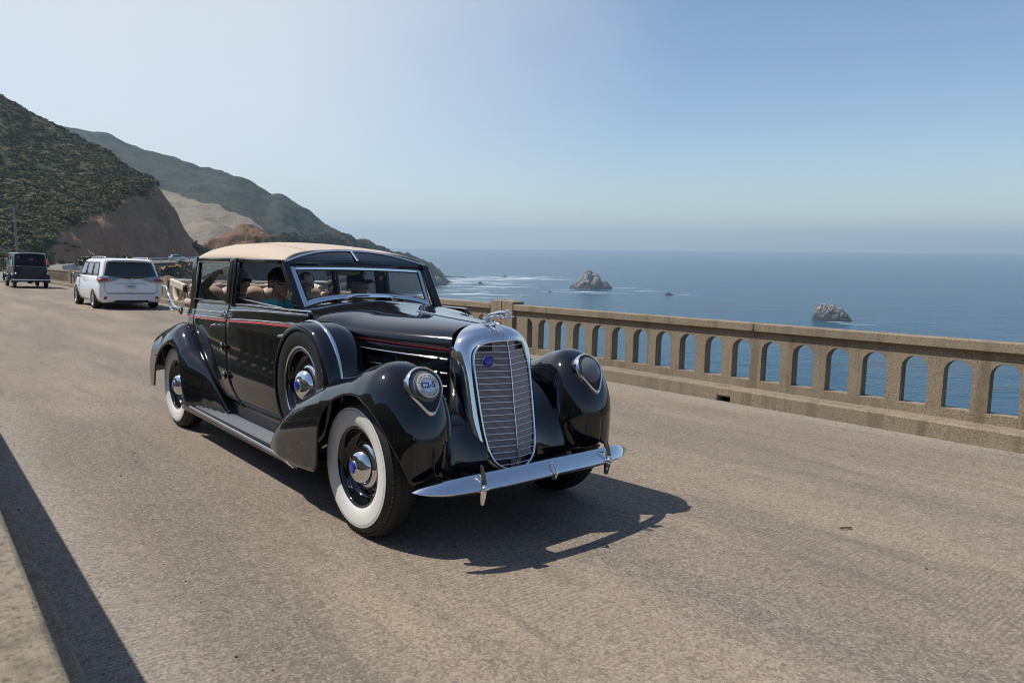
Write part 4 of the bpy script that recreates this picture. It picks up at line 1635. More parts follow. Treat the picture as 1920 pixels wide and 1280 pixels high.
# aprons between fender and shell
for sg in (-1, 1):
    cols = []
    for (y, dx, dz) in ((-.60, -.07, .05), (-.53, -.015, .035), (-.46, 0.0, .02), (-.40, -.005, 0), (-.34, -.01, -.01), (-.27, -.005, -.02), (-.20, .01, -.03)):
        prof = [(.440 + dx, .345), (.425 + dx, .44), (.395 + dx, .55 + dz * .3), (.335 + dx, .66 + dz), (.24 + dx, .74 + dz), (.08, .80 + dz), (-.2, .845 + dz), (-.6, .86)]
        cols.append([(x, -sg * y if sg > 0 else y, z) for x, z in spline(np.array(prof), 26)])
    fix_normals(obj('apron', grid([spline(c, 24) for c in np.transpose(np.array(cols), (1, 0, 2))]), M_BLACK, car, smooth=75))
obj('engine_block', box((-.35, 0, .72), (1.15, .60, .62)), M_DARK, car, smooth=None)
obj('chassis', join(box((-1.9, 0, .33), (4.6, .95, .16)), box((-2.2, 0, .42), (3.4, 1.36, .06)), tube([(0, -.7, .40), (0, .7, .40)], .035, 8), tube([(XW, -.7, .41), (XW, .7, .41)], .05, 8), box((.38, 0, .36), (.5, .75, .05)), ellipsoid((XW, 0, .41), (.16, .16, .15)), tube([(-3.9, -.35, .3), (-4.5, -.35, .27)], .03, 8)), M_DARK, car, smooth=40)

# ---------------------------------------------------------------- bumper
by = np.linspace(-.846, .846, 65)
sec = [(-.030, .054), (-.018, .058), (-.006, .053), (.012, .036), (.030, .014), (.042, -.004), (.0465, -.013), (.044, -.020), (.026, -.033), (.004, -.046), (-.012, -.050), (-.022, -.046), (-.030, .03)]
rows = []
for y in by:
    a = abs(y) / .846
    x = .755 - .048 * a ** 1.3 - .10 * a ** 6
    z = .430 - .018 * a
    k = (1 - max(0, (a - .52) / .48) ** 2.4) ** .62
    k = max(k, .03)
    rows.append([(x + dx * (.35 + .65 * k), y, z + dz * k) for dx, dz in sec])
bump = obj('bumper', grid(np.array(rows), cv=True), M_CHROME, car, smooth=38)
fix_normals(bump)
for sg in (-1, 1):
    y = .500 * sg
    gv = []
    for q in np.linspace(0, 1, 17):
        z = .318 + .217 * q
        hw = .0145 * math.sin(math.pi * min(1, max(0, .03 + .94 * q))) ** .62
        xc = .748 + .012 * math.sin(math.pi * q) - .030 * max(0, q - .6) ** 1.2
        dx = .020 * math.sin(math.pi * (.04 + .92 * q)) ** .5
        gv.append([(xc + dx * math.cos(a) + (.012 if math.cos(a) > .9 else 0), y + hw * math.sin(a), z) for a in np.linspace(0, 2 * math.pi, 13)[:-1]])
    v, f = grid(np.array(gv), cv=True)
    f = list(f) + [tuple(range(12)), tuple(range(len(v) - 12, len(v)))]
    fix_normals(obj('guard', (v, f), M_CHROME, bump, smooth=60))
    obj('guard_boss', ellipsoid((.783, y, .417), (.024, .024, .016)), M_CHROME, bump, smooth=80)
    obj('bracket', tube([(.74, sg * .42, .43), (.55, sg * .40, .40), (.3, sg * .38, .36)], .018, 8), M_DARK, bump)
obj('centre_clip', join(tube([(.773, 0, .480), (.806, 0, .455), (.820, 0, .425), (.808, 0, .395), (.78, 0, .385)], .008, 8), ellipsoid((.818, 0, .428), (.010, .013, .018))), M_CHROME, bump, smooth=70)


# ---------------------------------------------------------------- headlamps
def lamp_outline(n=56):
    pts = []
    for k in range(n):
        a = -math.pi / 2 + 2 * math.pi * k / n          # v grows downwards
        u_, v_ = math.cos(a), math.sin(a)
        r = .109
        y, v = r * u_, r * v_
        if v_ > 0:
            y *= 1 - .10 * v_ ** 2
            v = r * v_ + .014 * v_ ** 2 + .044 * v_ ** 7
        pts.append((y, v))
    return np.array(pts)


LO = lamp_outline()
LN = Vector((.88, 0, .475)).normalized()
LD = Vector((.475, 0, -.88)).normalized()


def text_mesh(s, size, extrude=0.0004, align='CENTER'):
    cu = bpy.data.curves.new('txt', 'FONT')
    cu.body = s
    cu.size = size
    cu.extrude = extrude
    cu.offset = size * 0.03
    cu.align_x = align
    cu.align_y = 'CENTER'
    cu.resolution_u = 3
    o = bpy.data.objects.new('txt', cu)
    COL.objects.link(o)
    dg = bpy.context.evaluated_depsgraph_get()
    me = bpy.data.meshes.new_from_object(o.evaluated_get(dg))
    bpy.data.objects.remove(o)
    return me


def arc_text(s, r, a0, a1, size, flip=False):
    """letters round a circle in the xy plane"""
    vf = []
    for i, ch in enumerate(s):
        if ch == ' ':
            continue
        a = a0 + (a1 - a0) * (i + .5) / len(s)
        me = text_mesh(ch, size)
        rot = a - math.pi / 2 if not flip else a + math.pi / 2
        M = Matrix.Translation((r * math.cos(a), r * math.sin(a), 0)) @ Matrix.Rotation(rot, 4, 'Z')
        vf.append(([tuple(M @ v.co) for v in me.vertices], [tuple(p.vertices) for p in me.polygons]))
        bpy.data.meshes.remove(me)
    return join(*vf)


for sg in (-1, 1):
    lamp = empty('headlight', car)
    c0 = Vector((.424, sg * .667, .932)) + LN * .007 + Vector((0, -.004 * sg, 0))

    def lp(y, v, d):
        return tuple(c0 + Vector((0, 1, 0)) * y + LD * v + LN * d)

    def ringp(scale, d, dy=0.0):
        return [lp(p[0] * scale, p[1] * scale, d) for p in LO]
    bez = [ringp(1.02, -.055), ringp(1.06, -.03), ringp(1.065, -.008), ringp(1.045, .008), ringp(.99, .016), ringp(.93, .012), ringp(.90, .002)]
    fix_normals(obj('bezel', grid(np.array(bez), cv=True), M_CHROME, lamp, smooth=70))
    hous = [ringp(1.06, -.03), ringp(1.07, -.06), ringp(1.04, -.13), ringp(.92, -.22), ringp(.6, -.32)]
    fix_normals(obj('housing', grid(np.array(hous), cv=True), M_BLACK, lamp, smooth=70))
    seal = [ringp(.905, .004)] + [[lp(q_[0] / np.linalg.norm(q_) * .0945, q_[1] / np.linalg.norm(q_) * .0945, .006) for q_ in LO]]
    obj('seal', grid(np.array(seal), cv=True), M_RUBBER, lamp, smooth=70)
    rl = .092
    UN = [(p[0] / np.linalg.norm(p) * .095, p[1] / np.linalg.norm(p) * .095) for p in LO]
    dome = [[lp(p[0] * q, p[1] * q, .004 + .040 * (1 - q * q)) for p in UN] for q in np.linspace(0.001, 1, 12)]
    fix_normals(obj('lens', grid(np.array(dome), cv=True), M_LENS, lamp, smooth=80))
    bowl = [[lp(p[0] * q, p[1] * q, -.065 + .065 * q * q) for p in UN] for q in np.linspace(0.001, 1, 12)]
    fix_normals(obj('reflector', grid(np.array(bowl), cv=True), M_REFL, lamp, smooth=80))
    obj('bulb', ellipsoid(lp(0, 0, -.035), (.014, .014, .014)), mat('bulb_glass', (.7, .72, .74), .1), lamp, smooth=80)
    # fluted lens bars
    for k, vv in enumerate((-.03, 0.0, .03)):
        if sg > 0:
            obj('lens_flute', tube([lp(y, vv, .006 + .034 * (1 - (y * y + vv * vv) / rl ** 2)) for y in np.linspace(-.07, .07, 12)], .0018, 6), M_LENS, lamp, smooth=80)
    if sg < 0:
        # rally plate taped to the lens
        fx = LN.cross(Vector((0, 1, 0)))
        up_ = -LD
        Mx = Matrix.Identity(4)
        xax = up_.cross(LN)
        for i in range(3):
            Mx[i][0], Mx[i][1], Mx[i][2] = xax[i], up_[i], LN[i]
        org = Vector(lp(-.008, .012, .046))
        Mx.translation = org
        dm = mat('plate_tan', (.70, .66, .56), .5)
        dw = mat('plate_blue_white', (.70, .76, .88), .45)
        dn = mat('plate_navy', (.02, .06, .22), .5)
        tx = mat('plate_text', (.10, .085, .06), .6)
        a = obj('rally_plate', lathe([(.070, -.002), (.071, 0), (.069, .001), (0, .0014)], 48, axis='z'), dm, lamp, smooth=40)
        a.matrix_local = Mx
        a = obj('rally_plate_centre', lathe([(.043, .0012), (.042, .0024), (0, .003)], 48, axis='z'), dw, lamp, smooth=40)
        a.matrix_local = Mx
        a = obj('rally_plate_ring', lathe([(.044, .0012), (.0445, .0026), (.0425, .0030), (.0418, .0022)], 48, axis='z'), dn, lamp, smooth=40)
        a.matrix_local = Mx
        a = link('rally_number', text_mesh('C2-5', .044, .0006), dn, lamp)
        a.matrix_local = Mx @ Matrix.Translation((0, 0, .0042))
        a = obj('rally_lettering', arc_text('PEBBLE BEACH', .0575, rad(168), rad(12), .0155), tx, lamp, smooth=None)
        a.matrix_local = Mx @ Matrix.Translation((0, 0, .0032))
        a = obj('rally_lettering', arc_text("Tour d'Elegance", .0575, rad(205), rad(335), .0135, True), tx, lamp, smooth=None)
        a.matrix_local = Mx @ Matrix.Translation((0, 0, .0032))

# ---------------------------------------------------------------- greyhound mascot
mas = empty('hood_ornament', car)
oz = .012
bodyp = spline([(.155, 0, 1.262), (.185, 0, 1.283), (.225, 0, 1.293), (.265, 0, 1.297), (.30, 0, 1.302), (.325, 0, 1.304)], 16)
dog = join(tube(bodyp, np.interp(np.linspace(0, 1, 16), [0, .15, .4, .65, .85, 1], [.009, .015, .0125, .019, .013, .009]), 10),
           ellipsoid((.338, 0, 1.310), (.020, .0085, .009)), tube([(.345, 0, 1.309), (.372, 0, 1.303)], [.0075, .0035], 8),
           ellipsoid((.330, -.006, 1.319), (.010, .003, .004)), ellipsoid((.330, .006, 1.319), (.010, .003, .004)))
for sg in (-1, 1):
    dog = join(dog, tube(spline([(.285, sg * .008, 1.292), (.315, sg * .010, 1.279), (.350, sg * .010, 1.284), (.378, sg * .009, 1.288)], 10), np.linspace(.0075, .0032, 10), 7),
               tube(spline([(.175, sg * .008, 1.275), (.150, sg * .012, 1.262), (.165, sg * .012, 1.250), (.120, sg * .012, 1.245)], 10), np.linspace(.010, .004, 10), 7))
_dog = join(dog, tube(spline([(.155, 0, 1.262), (.125, 0, 1.262), (.09, 0, 1.270)], 8), np.linspace(.005, .002, 8), 6))
_dog = ([((p[0] - .2) * 1.08 + .20, p[1] * 1.2, (p[2] - 1.25) * 1.15 + 1.258) for p in _dog[0]], _dog[1])
obj('greyhound', _dog, M_CHROME, mas, smooth=70)
obj('base', join(ellipsoid((.185, 0, 1.243), (.060, .020, .013)), tube([(.205, 0, 1.245), (.225, 0, 1.285)], [.010, .007], 8)), M_CHROME, mas, smooth=70)
sp_ = spline([(.10, 0, 1.244), (.20, 0, 1.253), (.27, 0, 1.236), (.315, 0, 1.205), (.345, 0, 1.175)], 20)
obj('spear', tube(sp_, np.interp(np.linspace(0, 1, 20), [0, .3, .8, 1], [.006, .014, .009, .004]), 10, flat=(1, .7)), M_CHROME, mas, smooth=70)

# ---------------------------------------------------------------- windscreen
ws = empty('windshield', car)
WB = spline([(-1.310, -.563, 1.273), (-1.325, -.42, 1.312), (-1.338, -.22, 1.336), (-1.345, 0, 1.344), (-1.338, .22, 1.336), (-1.325, .42, 1.312), (-1.310, .563, 1.273)], 33)
WT = np.array([(-1.515, y, 1.573 + .006 * (1 - (y / .6) ** 2)) for y in np.linspace(-.595, .595, 33)])


def ws_pt(u, v):
    i = u * 32
    k = min(int(i), 31)
    f = i - k
    return (WB[k] * (1 - f) + WB[k + 1] * f) * (1 - v) + (WT[k] * (1 - f) + WT[k + 1] * f) * v


per = [(u, 0.0) for u in np.linspace(0, 1, 33)] + [(1.0, v) for v in np.linspace(.1, 1, 10)] + [(u, 1.0) for u in np.linspace(1, 0, 33)[1:]] + [(0.0, v) for v in np.linspace(.9, .1, 9)]
o_, i_ = [], []
for (u, v) in per:
    o_.append(ws_pt(u, v))
    i_.append(ws_pt(.033 + u * .934, .115 + v * .79))
o_, i_ = np.array(o_), np.array(i_)
fn = np.array([.83, 0, .56])
fr = np.array([o_ - fn * .008, o_ + fn * .006, o_ * .5 + i_ * .5 + fn * .014, i_ + fn * .006, i_ - fn * .01])
fix_normals(obj('frame', grid(fr, cv=True), M_CHROME, ws, smooth=50))
i2 = []
for (u, v) in per:
    i2.append(ws_pt(.045 + u * .910, .145 + v * .73))
fix_normals(obj('seal', grid(np.array([i_ + fn * .004, np.array(i2) + fn * .001]), cv=True), M_RUBBER, ws, smooth=50))
obj('pane', grid([[ws_pt(.04 + .92 * u, .13 + .76 * v) for v in np.linspace(0, 1, 8)] for u in np.linspace(0, 1, 20)]), M_WS, ws, smooth=80)
for (ya, xa) in ((-.17, 0), (.19, 0)):
    obj('wiper', tube(spline([(-1.30, ya, 1.318), (-1.315, ya, 1.350), (-1.345, ya + .16, 1.358), (-1.352, ya + .30, 1.350)], 12), .0055, 6), M_CHROME if ya > 0 else M_RUBBER, ws, smooth=70)

# header, visor panes, chrome arch
def HT(y):
    q = abs(y) / .635
    return np.array([-1.668 + .17 * q ** 2, y, 1.712 - .105 * q ** 2.3])


def HB_(y):
    q = abs(y) / .635
    return np.array([-1.540 + .035 * q ** 2, y, 1.618 - .022 * q])


ys = np.linspace(-.622, .622, 41)
hdr = [[np.array([-1.513, y * .985, 1.572]), np.array([-1.528, y, 1.590]), HB_(y) + np.array([.012, 0, .002])] for y in ys]
fix_normals(obj('header', grid(np.array(hdr)), M_BLACK, car, smooth=70, solid=.01))
for a, b in ((-.585, -.012), (.012, .585)):
    pn = [[HB_(y) * (1 - t) + HT(y) * t + np.array([.004, 0, .004]) * math.sin(math.pi * t) for t in np.linspace(.03, .93, 6)] for y in np.linspace(a, b, 20)]
    fix_normals(obj('visor_pane', grid(np.array(pn)), M_VISOR, car, smooth=70, solid=.006))
bk = [[HB_(y) * (1 - t) + HT(y) * t - np.array([.006, 0, .004]) for t in np.linspace(0, 1, 4)] for y in np.linspace(-.63, .63, 40)]
fix_normals(obj('header_back', grid(np.array(bk)), M_BLACK, car, smooth=70))
arch = np.array([HT(y) + np.array([.004, 0, .0]) for y in np.linspace(-.622, .622, 50)])
obj('header_arch', tube(arch, .0115, 10), M_CHROME, car, smooth=70)
obj('header_spear', tube([HT(0) + np.array([.006, 0, .004]), HB_(0) + np.array([.008, 0, .006])], .012, 10), M_CHROME, car, smooth=70)

# ---------------------------------------------------------------- roof
def roof_pt(u, s):
    a = abs(s)
    xf, xr = -1.672 + .185 * a ** 2, -3.50 + .09 * a ** 2
    x = xf + (xr - xf) * u
    zc = cr([0, .08, .2, .5, .78, .90, .96, 1.0], [1.716, 1.738, 1.762, 1.792, 1.790, 1.768, 1.735, 1.675], u)
    ze = cr([0, .15, .5, .9, 1.0], [1.598, 1.612, 1.628, 1.628, 1.622], u)
    yw = cr([0, .15, .5, 1.0], [.636, .672, .69, .68], u)
    return (x, yw * s, ze + (zc - ze) * max(0., 1 - a ** 2.5) ** .5)


ss = np.sin(np.linspace(-1, 1, 45) * math.pi / 2)
roof = obj('roof', grid([[roof_pt(u, s) for s in ss] for u in np.linspace(0, 1, 50)]), M_TAN, car, smooth=75, solid=.012)
fix_normals(roof)
obj('roof_seam', tube([np.array(roof_pt(u, -.62)) + np.array([0, 0, .001]) for u in np.linspace(.02, .98, 40)], .0022, 6), mat('tan_seam', (.42, .29, .19), .9), roof)
obj('roof_seam', tube([np.array(roof_pt(u, .62)) + np.array([0, 0, .001]) for u in np.linspace(.02, .98, 40)], .0022, 6), bpy.data.materials['tan_seam'], roof)
for sg in (-1, 1):
    obj('drip_rail', tube([np.array(roof_pt(u, sg)) + np.array([0, sg * .004, -.004]) for u in np.linspace(.045, 1, 40)], .010, 8), M_BLACK, car, smooth=70)
head = np.array([[np.array(roof_pt(u, s * .97)) * np.array([1, 1, 1]) - np.array([0, 0, .022]) for s in ss] for u in np.linspace(.03, .98, 20)])
obj('headlining', grid(head), mat('headlining_cloth', (.42, .36, .29), .95), car, smooth=75)


# ---------------------------------------------------------------- pillars, window frames, panes
def bar(p0, p1, w, d, wdir=(1, 0, 0)):
    p0, p1 = Vector(p0), Vector(p1)
    ax = (p1 - p0).normalized()
    wv_ = (Vector(wdir) - ax * ax.dot(Vector(wdir))).normalized()
    dv_ = ax.cross(wv_)
    w0_, w1_ = (w, w) if np.isscalar(w) else w
    v = []
    for p, ww in ((p0, w0_), (p1, w1_)):
        for a, b in ((-1, -1), (1, -1), (1, 1), (-1, 1)):
            v.append(tuple(p + wv_ * a * ww / 2 + dv_ * b * d / 2))
    f = [(0, 1, 2, 3), (7, 6, 5, 4), (0, 4, 5, 1), (1, 5, 6, 2), (2, 6, 7, 3), (3, 7, 4, 0)]
    return v, f


YT, YBm = .688, .728
for sg in (-1, 1):
    yb_, yt_ = sg * YBm, sg * YT
    k = dict(smooth=30, bevel=.008)
    fix_normals(obj('front_pillar', bar((-1.235, sg * .612, 1.205), (-1.525, sg * .628, 1.610), (.062, .052), .055), M_BLACK, car, **k))
    fix_normals(obj('centre_pillar', bar((-2.352, yb_, 1.235), (-2.348, yt_, 1.63), .145, .05), M_BLACK, car, **k))
    fix_normals(obj('centre_pillar_bead', bar((-2.350, sg * (YBm + .024), 1.25), (-2.346, sg * (YT + .024), 1.62), .024, .016), M_BLACK, car, **k))
    fix_normals(obj('rear_pillar', bar((-3.365, sg * .716, 1.15), (-3.385, yt_ * .985, 1.635), (.15, .12), .05), M_BLACK, car, **k))
    dr, df = doors[1][0 if sg < 0 else 1], doors[0][0 if sg < 0 else 1]
    for (x0, z0, x1, z1, w) in ((-3.285, 1.245, -3.275, 1.60, .04), (-2.45, 1.25, -2.448, 1.60, .03)):
        fix_normals(obj('window_frame', bar((x0, yb_, z0), (x1, yt_, z1), w, .035), M_BLACK, dr, **k))
    fix_normals(obj('window_frame', bar((-3.30, yt_, 1.612), (-2.42, yt_, 1.614), .035, .035, (0, 0, 1)), M_BLACK, dr, **k))
    fix_normals(obj('window_frame', bar((-2.25, yb_, 1.25), (-2.248, yt_, 1.60), .03, .035), M_BLACK, df, **k))
    fix_normals(obj('window_frame', bar((-2.27, yt_, 1.616), (-1.515, sg * .655, 1.606), .03, .035, (0, 0, 1)), M_BLACK, df, **k))
    obj('pane', grid([[(-3.27, yb_, 1.24), (-3.26, yt_, 1.605)], [(-2.45, yb_, 1.24), (-2.45, yt_, 1.605)]]), M_GLASS, dr, smooth=None)
    # thin bright reveal round the rear pane
    rv = spline([(-2.468, sg * (YBm + .016), 1.262), (-3.2, sg * (YBm + .016), 1.255), (-3.252, sg * (YBm + .012), 1.29), (-3.243, sg * (YT + .020), 1.55), (-3.20, sg * (YT + .017), 1.594), (-2.47, sg * (YT + .017), 1.598)], 40)
    obj('reveal', tube(rv, .004, 6), M_STEEL, dr, smooth=70)
    # wound-down front pane: its bright top edge slopes forward inside the opening
    wp = spline([(-2.22, sg * .700, 1.300), (-1.75, sg * .705, 1.282), (-1.35, sg * .705, 1.268), (-1.22, sg * .708, 1.252)], 20)
    obj('pane', grid([wp, wp - np.array([0, 0, .12])]), M_GLASS, df, smooth=None)
    obj('pane_edge', tube(wp, .006, 8), M_CHROME, df, smooth=70)

# ---------------------------------------------------------------- cabin
cab = [[(x, y, .50) for y in (-.69, .69)] for x in (-4.2, -.95)]
obj('cabin_floor', grid(cab), M_DARK, car, smooth=None)
dash = [[(-1.335 - .0 * abs(y), y, 1.300 - .05 * abs(y / .7) ** 2), (-1.40, y, 1.285 - .05 * abs(y / .7) ** 2), (-1.43, y, 1.22), (-1.40, y, 1.05)] for y in np.linspace(-.68, .68, 20)]
fix_normals(obj('dashboard', grid(np.array(dash)), M_TRIMWOOD, car, smooth=60, solid=.01))


def bench(x, z0, z1, lean, mt, name, n, pf):
    """seat with padded upright rolls"""
    s = empty(name, car)
    for k in range(n):
        y = -.62 + 1.24 * (k + .5) / n
        w = 1.24 / n
        P = np.zeros((10, 12, 3))
        for i in range(10):
            for j in range(12):
                a = (i / 9 - .5) * 2
                q = j / 11
                z = z0 + (z1 - z0) * math.sin(min(1, q * 1.02) * math.pi / 2) if q < .9 else z1
                bulge = pf * math.sqrt(max(0, 1 - a * a * .9)) * math.sin(math.pi * min(1, .12 + q * .88)) ** .45
                zz = z0 + (z1 - z0) * q - (.035 * a * a) * (q > .8)
                P[i, j] = (x - lean * q + bulge, y + a * w / 2, zz)
        fix_normals(obj('back_roll', grid(P), mt, s, smooth=80, solid=.05))
    obj('cushion', box((x + .28, 0, z0 - .07), (.55, 1.22, .18)), mt, s, smooth=40, bevel=.04)
    return s


bench(-3.42, .66, 1.345, .14, M_TANL, 'rear_seat', 6, .045)
bench(-2.30, .66, 1.19, .10, M_DARKSEAT, 'front_seat', 4, .06)
st = empty('steering_wheel', car)
SWC = Matrix.Translation((-1.67, .33, 1.165)) @ Matrix.Rotation(rad(-62), 4, 'Y')
o = obj('rim', tube([(.205 * math.cos(a), .205 * math.sin(a), 0) for a in np.linspace(0, 2 * math.pi, 49)[:-1]], .0115, 8, closed=True), M_RUBBER, st, smooth=80)
o.matrix_local = SWC
o = obj('hub', join(ellipsoid((0, 0, 0), (.04, .04, .02)), *[tube([(0, 0, 0), (.2 * math.cos(a), .2 * math.sin(a), 0)], .006, 6) for a in (.5, 2.6, 4.7)], tube([(0, 0, 0), (0, 0, -.5)], .02, 8)), M_CHROME, st, smooth=70)
o.matrix_local = SWC
mir = empty('rear_view_mirror', car)
obj('mirror', ellipsoid((-1.60, -.05, 1.535), (.022, .105, .026)), mat('mirror_wood', (.42, .30, .17), .25, coat=.5), mir, smooth=80)
obj('stem', tube([(-1.57, -.03, 1.60), (-1.60, -.05, 1.545)], .008, 6), M_CHROME, mir)

# folded rear top, its bows and landau irons
ft = empty('folded_top', car)
upth = spline([(-3.40, -.665, 1.20), (-3.62, -.66, 1.205), (-3.84, -.57, 1.21), (-4.00, -.36, 1.21), (-4.05, 0, 1.21), (-4.00, .36, 1.21), (-3.84, .57, 1.21), (-3.62, .66, 1.205), (-3.40, .665, 1.20)], 90)
M_CREAM = mat('cream_leather', (.60, .54, .44), .5)
M_LINING = mat('dark_lining', (.07, .055, .045), .9)
for k, (dz, r0, mt_, sc_) in enumerate(((-.01, .060, M_TANL, 1.0), (.075, .046, M_TAN, .985), (.135, .036, M_TANL, .96))):
    u2 = upth.copy()
    u2[:, 2] += dz + .016 * fbm(upth * 7 + 4 * k, 3)
    u2[:, :2] = (u2[:, :2] - np.array([-3.4, 0])) * sc_ + np.array([-3.4, 0])
    u2[:, 1] += .012 * fbm(upth * 9 + 7 * k, 3)
    obj('canvas_fold', tube(u2[3 * k:len(u2) - 3 * k], r0 + .014 * fbm(u2 * 10, 3)[3 * k:len(u2) - 3 * k], 14, flat=(.9, 1.15)), mt_, ft, smooth=80)
ur = spline([(-3.40, -.70, 1.418), (-3.75, -.71, 1.416), (-4.06, -.66, 1.405), (-4.15, -.45, 1.40), (-4.18, 0, 1.40), (-4.15, .45, 1.40), (-4.06, .66, 1.405), (-3.75, .71, 1.416), (-3.40, .70, 1.418)], 70)
obj('bow_rail', tube(ur, .0085, 8), M_CHROME, ft, smooth=80)
back = np.array([[p - np.array([0, 0, .012]), p - np.array([-.02, 0, .06]), p - np.array([-.05, 0, .14])] for p in ur[14:-14]])
obj('back_curtain', grid(back), M_TANL, ft, smooth=80)
for sg in (-1, 1):
    fix_normals(obj('bow', bar((-4.12, sg * .715, 1.385), (-3.66, sg * .70, 1.335), .075, .035, (0, 0, 1)), M_CREAM, ft, smooth=30, bevel=.010))
    fix_normals(obj('bow', bar((-3.66, sg * .69, 1.30), (-3.40, sg * .69, 1.31), .05, .03, (0, 0, 1)), M_LINING, ft, smooth=30, bevel=.008))
    obj('bow_end', ellipsoid((-3.66, sg * .715, 1.335), (.03, .022, .04)), M_RUBBER, ft, smooth=80)
    ir = spline([(-4.40, sg * .72, 1.332), (-4.31, sg * .72, 1.335), (-4.25, sg * .722, 1.31), (-4.19, sg * .725, 1.255), (-4.05, sg * .73, 1.178), (-3.90, sg * .735, 1.138), (-3.76, sg * .738, 1.142), (-3.62, sg * .735, 1.175), (-3.52, sg * .725, 1.24), (-3.46, sg * .715, 1.33)], 44)
    obj('landau_iron', tube(ir, .0115, 8), M_CHROME, ft, smooth=80)
    obj('landau_iron', tube(spline([(-4.13, sg * .735, 1.205), (-4.08, sg * .74, 1.125), (-3.96, sg * .742, 1.098), (-3.88, sg * .742, 1.13)], 16), .010, 8), M_CHROME, ft, smooth=80)
    obj('iron_knob', ellipsoid((-4.40, sg * .72, 1.332), (.024, .016, .016)), M_CHROME, ft, smooth=80)
    obj('iron_knob', ellipsoid((-4.12, sg * .74, 1.19), (.018, .018, .018)), M_CHROME, ft, smooth=80)
    obj('side_lamp', ellipsoid((-3.70, sg * .748, 1.118), (.022, .022, .040)), M_CHROME, ft, smooth=80)
    obj('strap', tube(spline([(-4.02, sg * .71, 1.35), (-3.93, sg * .735, 1.26), (-3.82, sg * .735, 1.215), (-3.72, sg * .72, 1.27), (-3.70, sg * .70, 1.33)], 20), .020, 8, flat=(.35, 1)), M_TAN, ft, smooth=80)


# ================================================================== PEOPLE IN THE CAR
M_SKIN = mat('skin', (0.56, 0.35, 0.27), 0.5, noise=0.08, nscale=30)
M_SKIN2 = mat('tanned_skin', (0.50, 0.28, 0.20), 0.5, noise=0.08, nscale=30)
M_LENSBLK = mat('sunglass_lens', (0.008, 0.008, 0.01), 0.08, coat=0.5)
M_HAIR = mat('grey_hair', (0.22, 0.20, 0.18), 0.8, noise=0.3, nscale=60)


def remesh(o, vox, smooth_it=3):
    md = o.modifiers.new('remesh', 'REMESH')
    md.mode = 'VOXEL'
    md.voxel_size = vox
    md.use_smooth_shade = True
    if smooth_it:
        sm = o.modifiers.new('smooth', 'SMOOTH')
        sm.factor = 0.5
        sm.iterations = smooth_it
    return o


def limb(pts, rs, n=14):
    P = spline(pts, n)
    return tube(P, np.interp(np.linspace(0, 1, n), np.linspace(0, 1, len(rs)), rs), 10)


def hand(w, d, up, side_, curl=1.0):
    """palm, four unequal bent fingers and a thumb; w wrist, d pointing direction, up back of the hand, side_ thumb side"""
    w, d, up, side_ = (np.asarray(a, float) for a in (w, d, up, side_))
    d, up, side_ = d / np.linalg.norm(d), up / np.linalg.norm(up), side_ / np.linalg.norm(side_)
    parts = [limb([w - d * .03, w + d * .02, w + d * .07], [.027, .030, .033], 8)]
    for k in (-1, 0, 1):
        parts.append(limb([w + d * .015 + side_ * .015 * k, w + d * .085 + side_ * .021 * k], [.017, .015], 6))
    for k, ln in ((-1.5, .058), (-.5, .072), (.5, .078), (1.5, .070)):
        b = w + d * .085 - side_ * k * .0185 * -1
        parts.append(limb([b - d * .02, b + d * ln * .45 - up * .004, b + d * ln * (.45 + .35 * (1 - .5 * curl)) - up * ln * .38 * curl, b + d * ln * (.45 + .30 * (1 - curl)) - up * ln * .75 * curl], [.0098, .0095, .0088, .0078], 10))
    t0 = w + d * .03 + side_ * .030
    parts.append(limb([t0 - side_ * .01, t0 + side_ * .018 + d * .026, t0 + side_ * .016 + d * .055 - up * .018 * curl], [.0125, .0115, .0092], 8))
    return join(*parts)


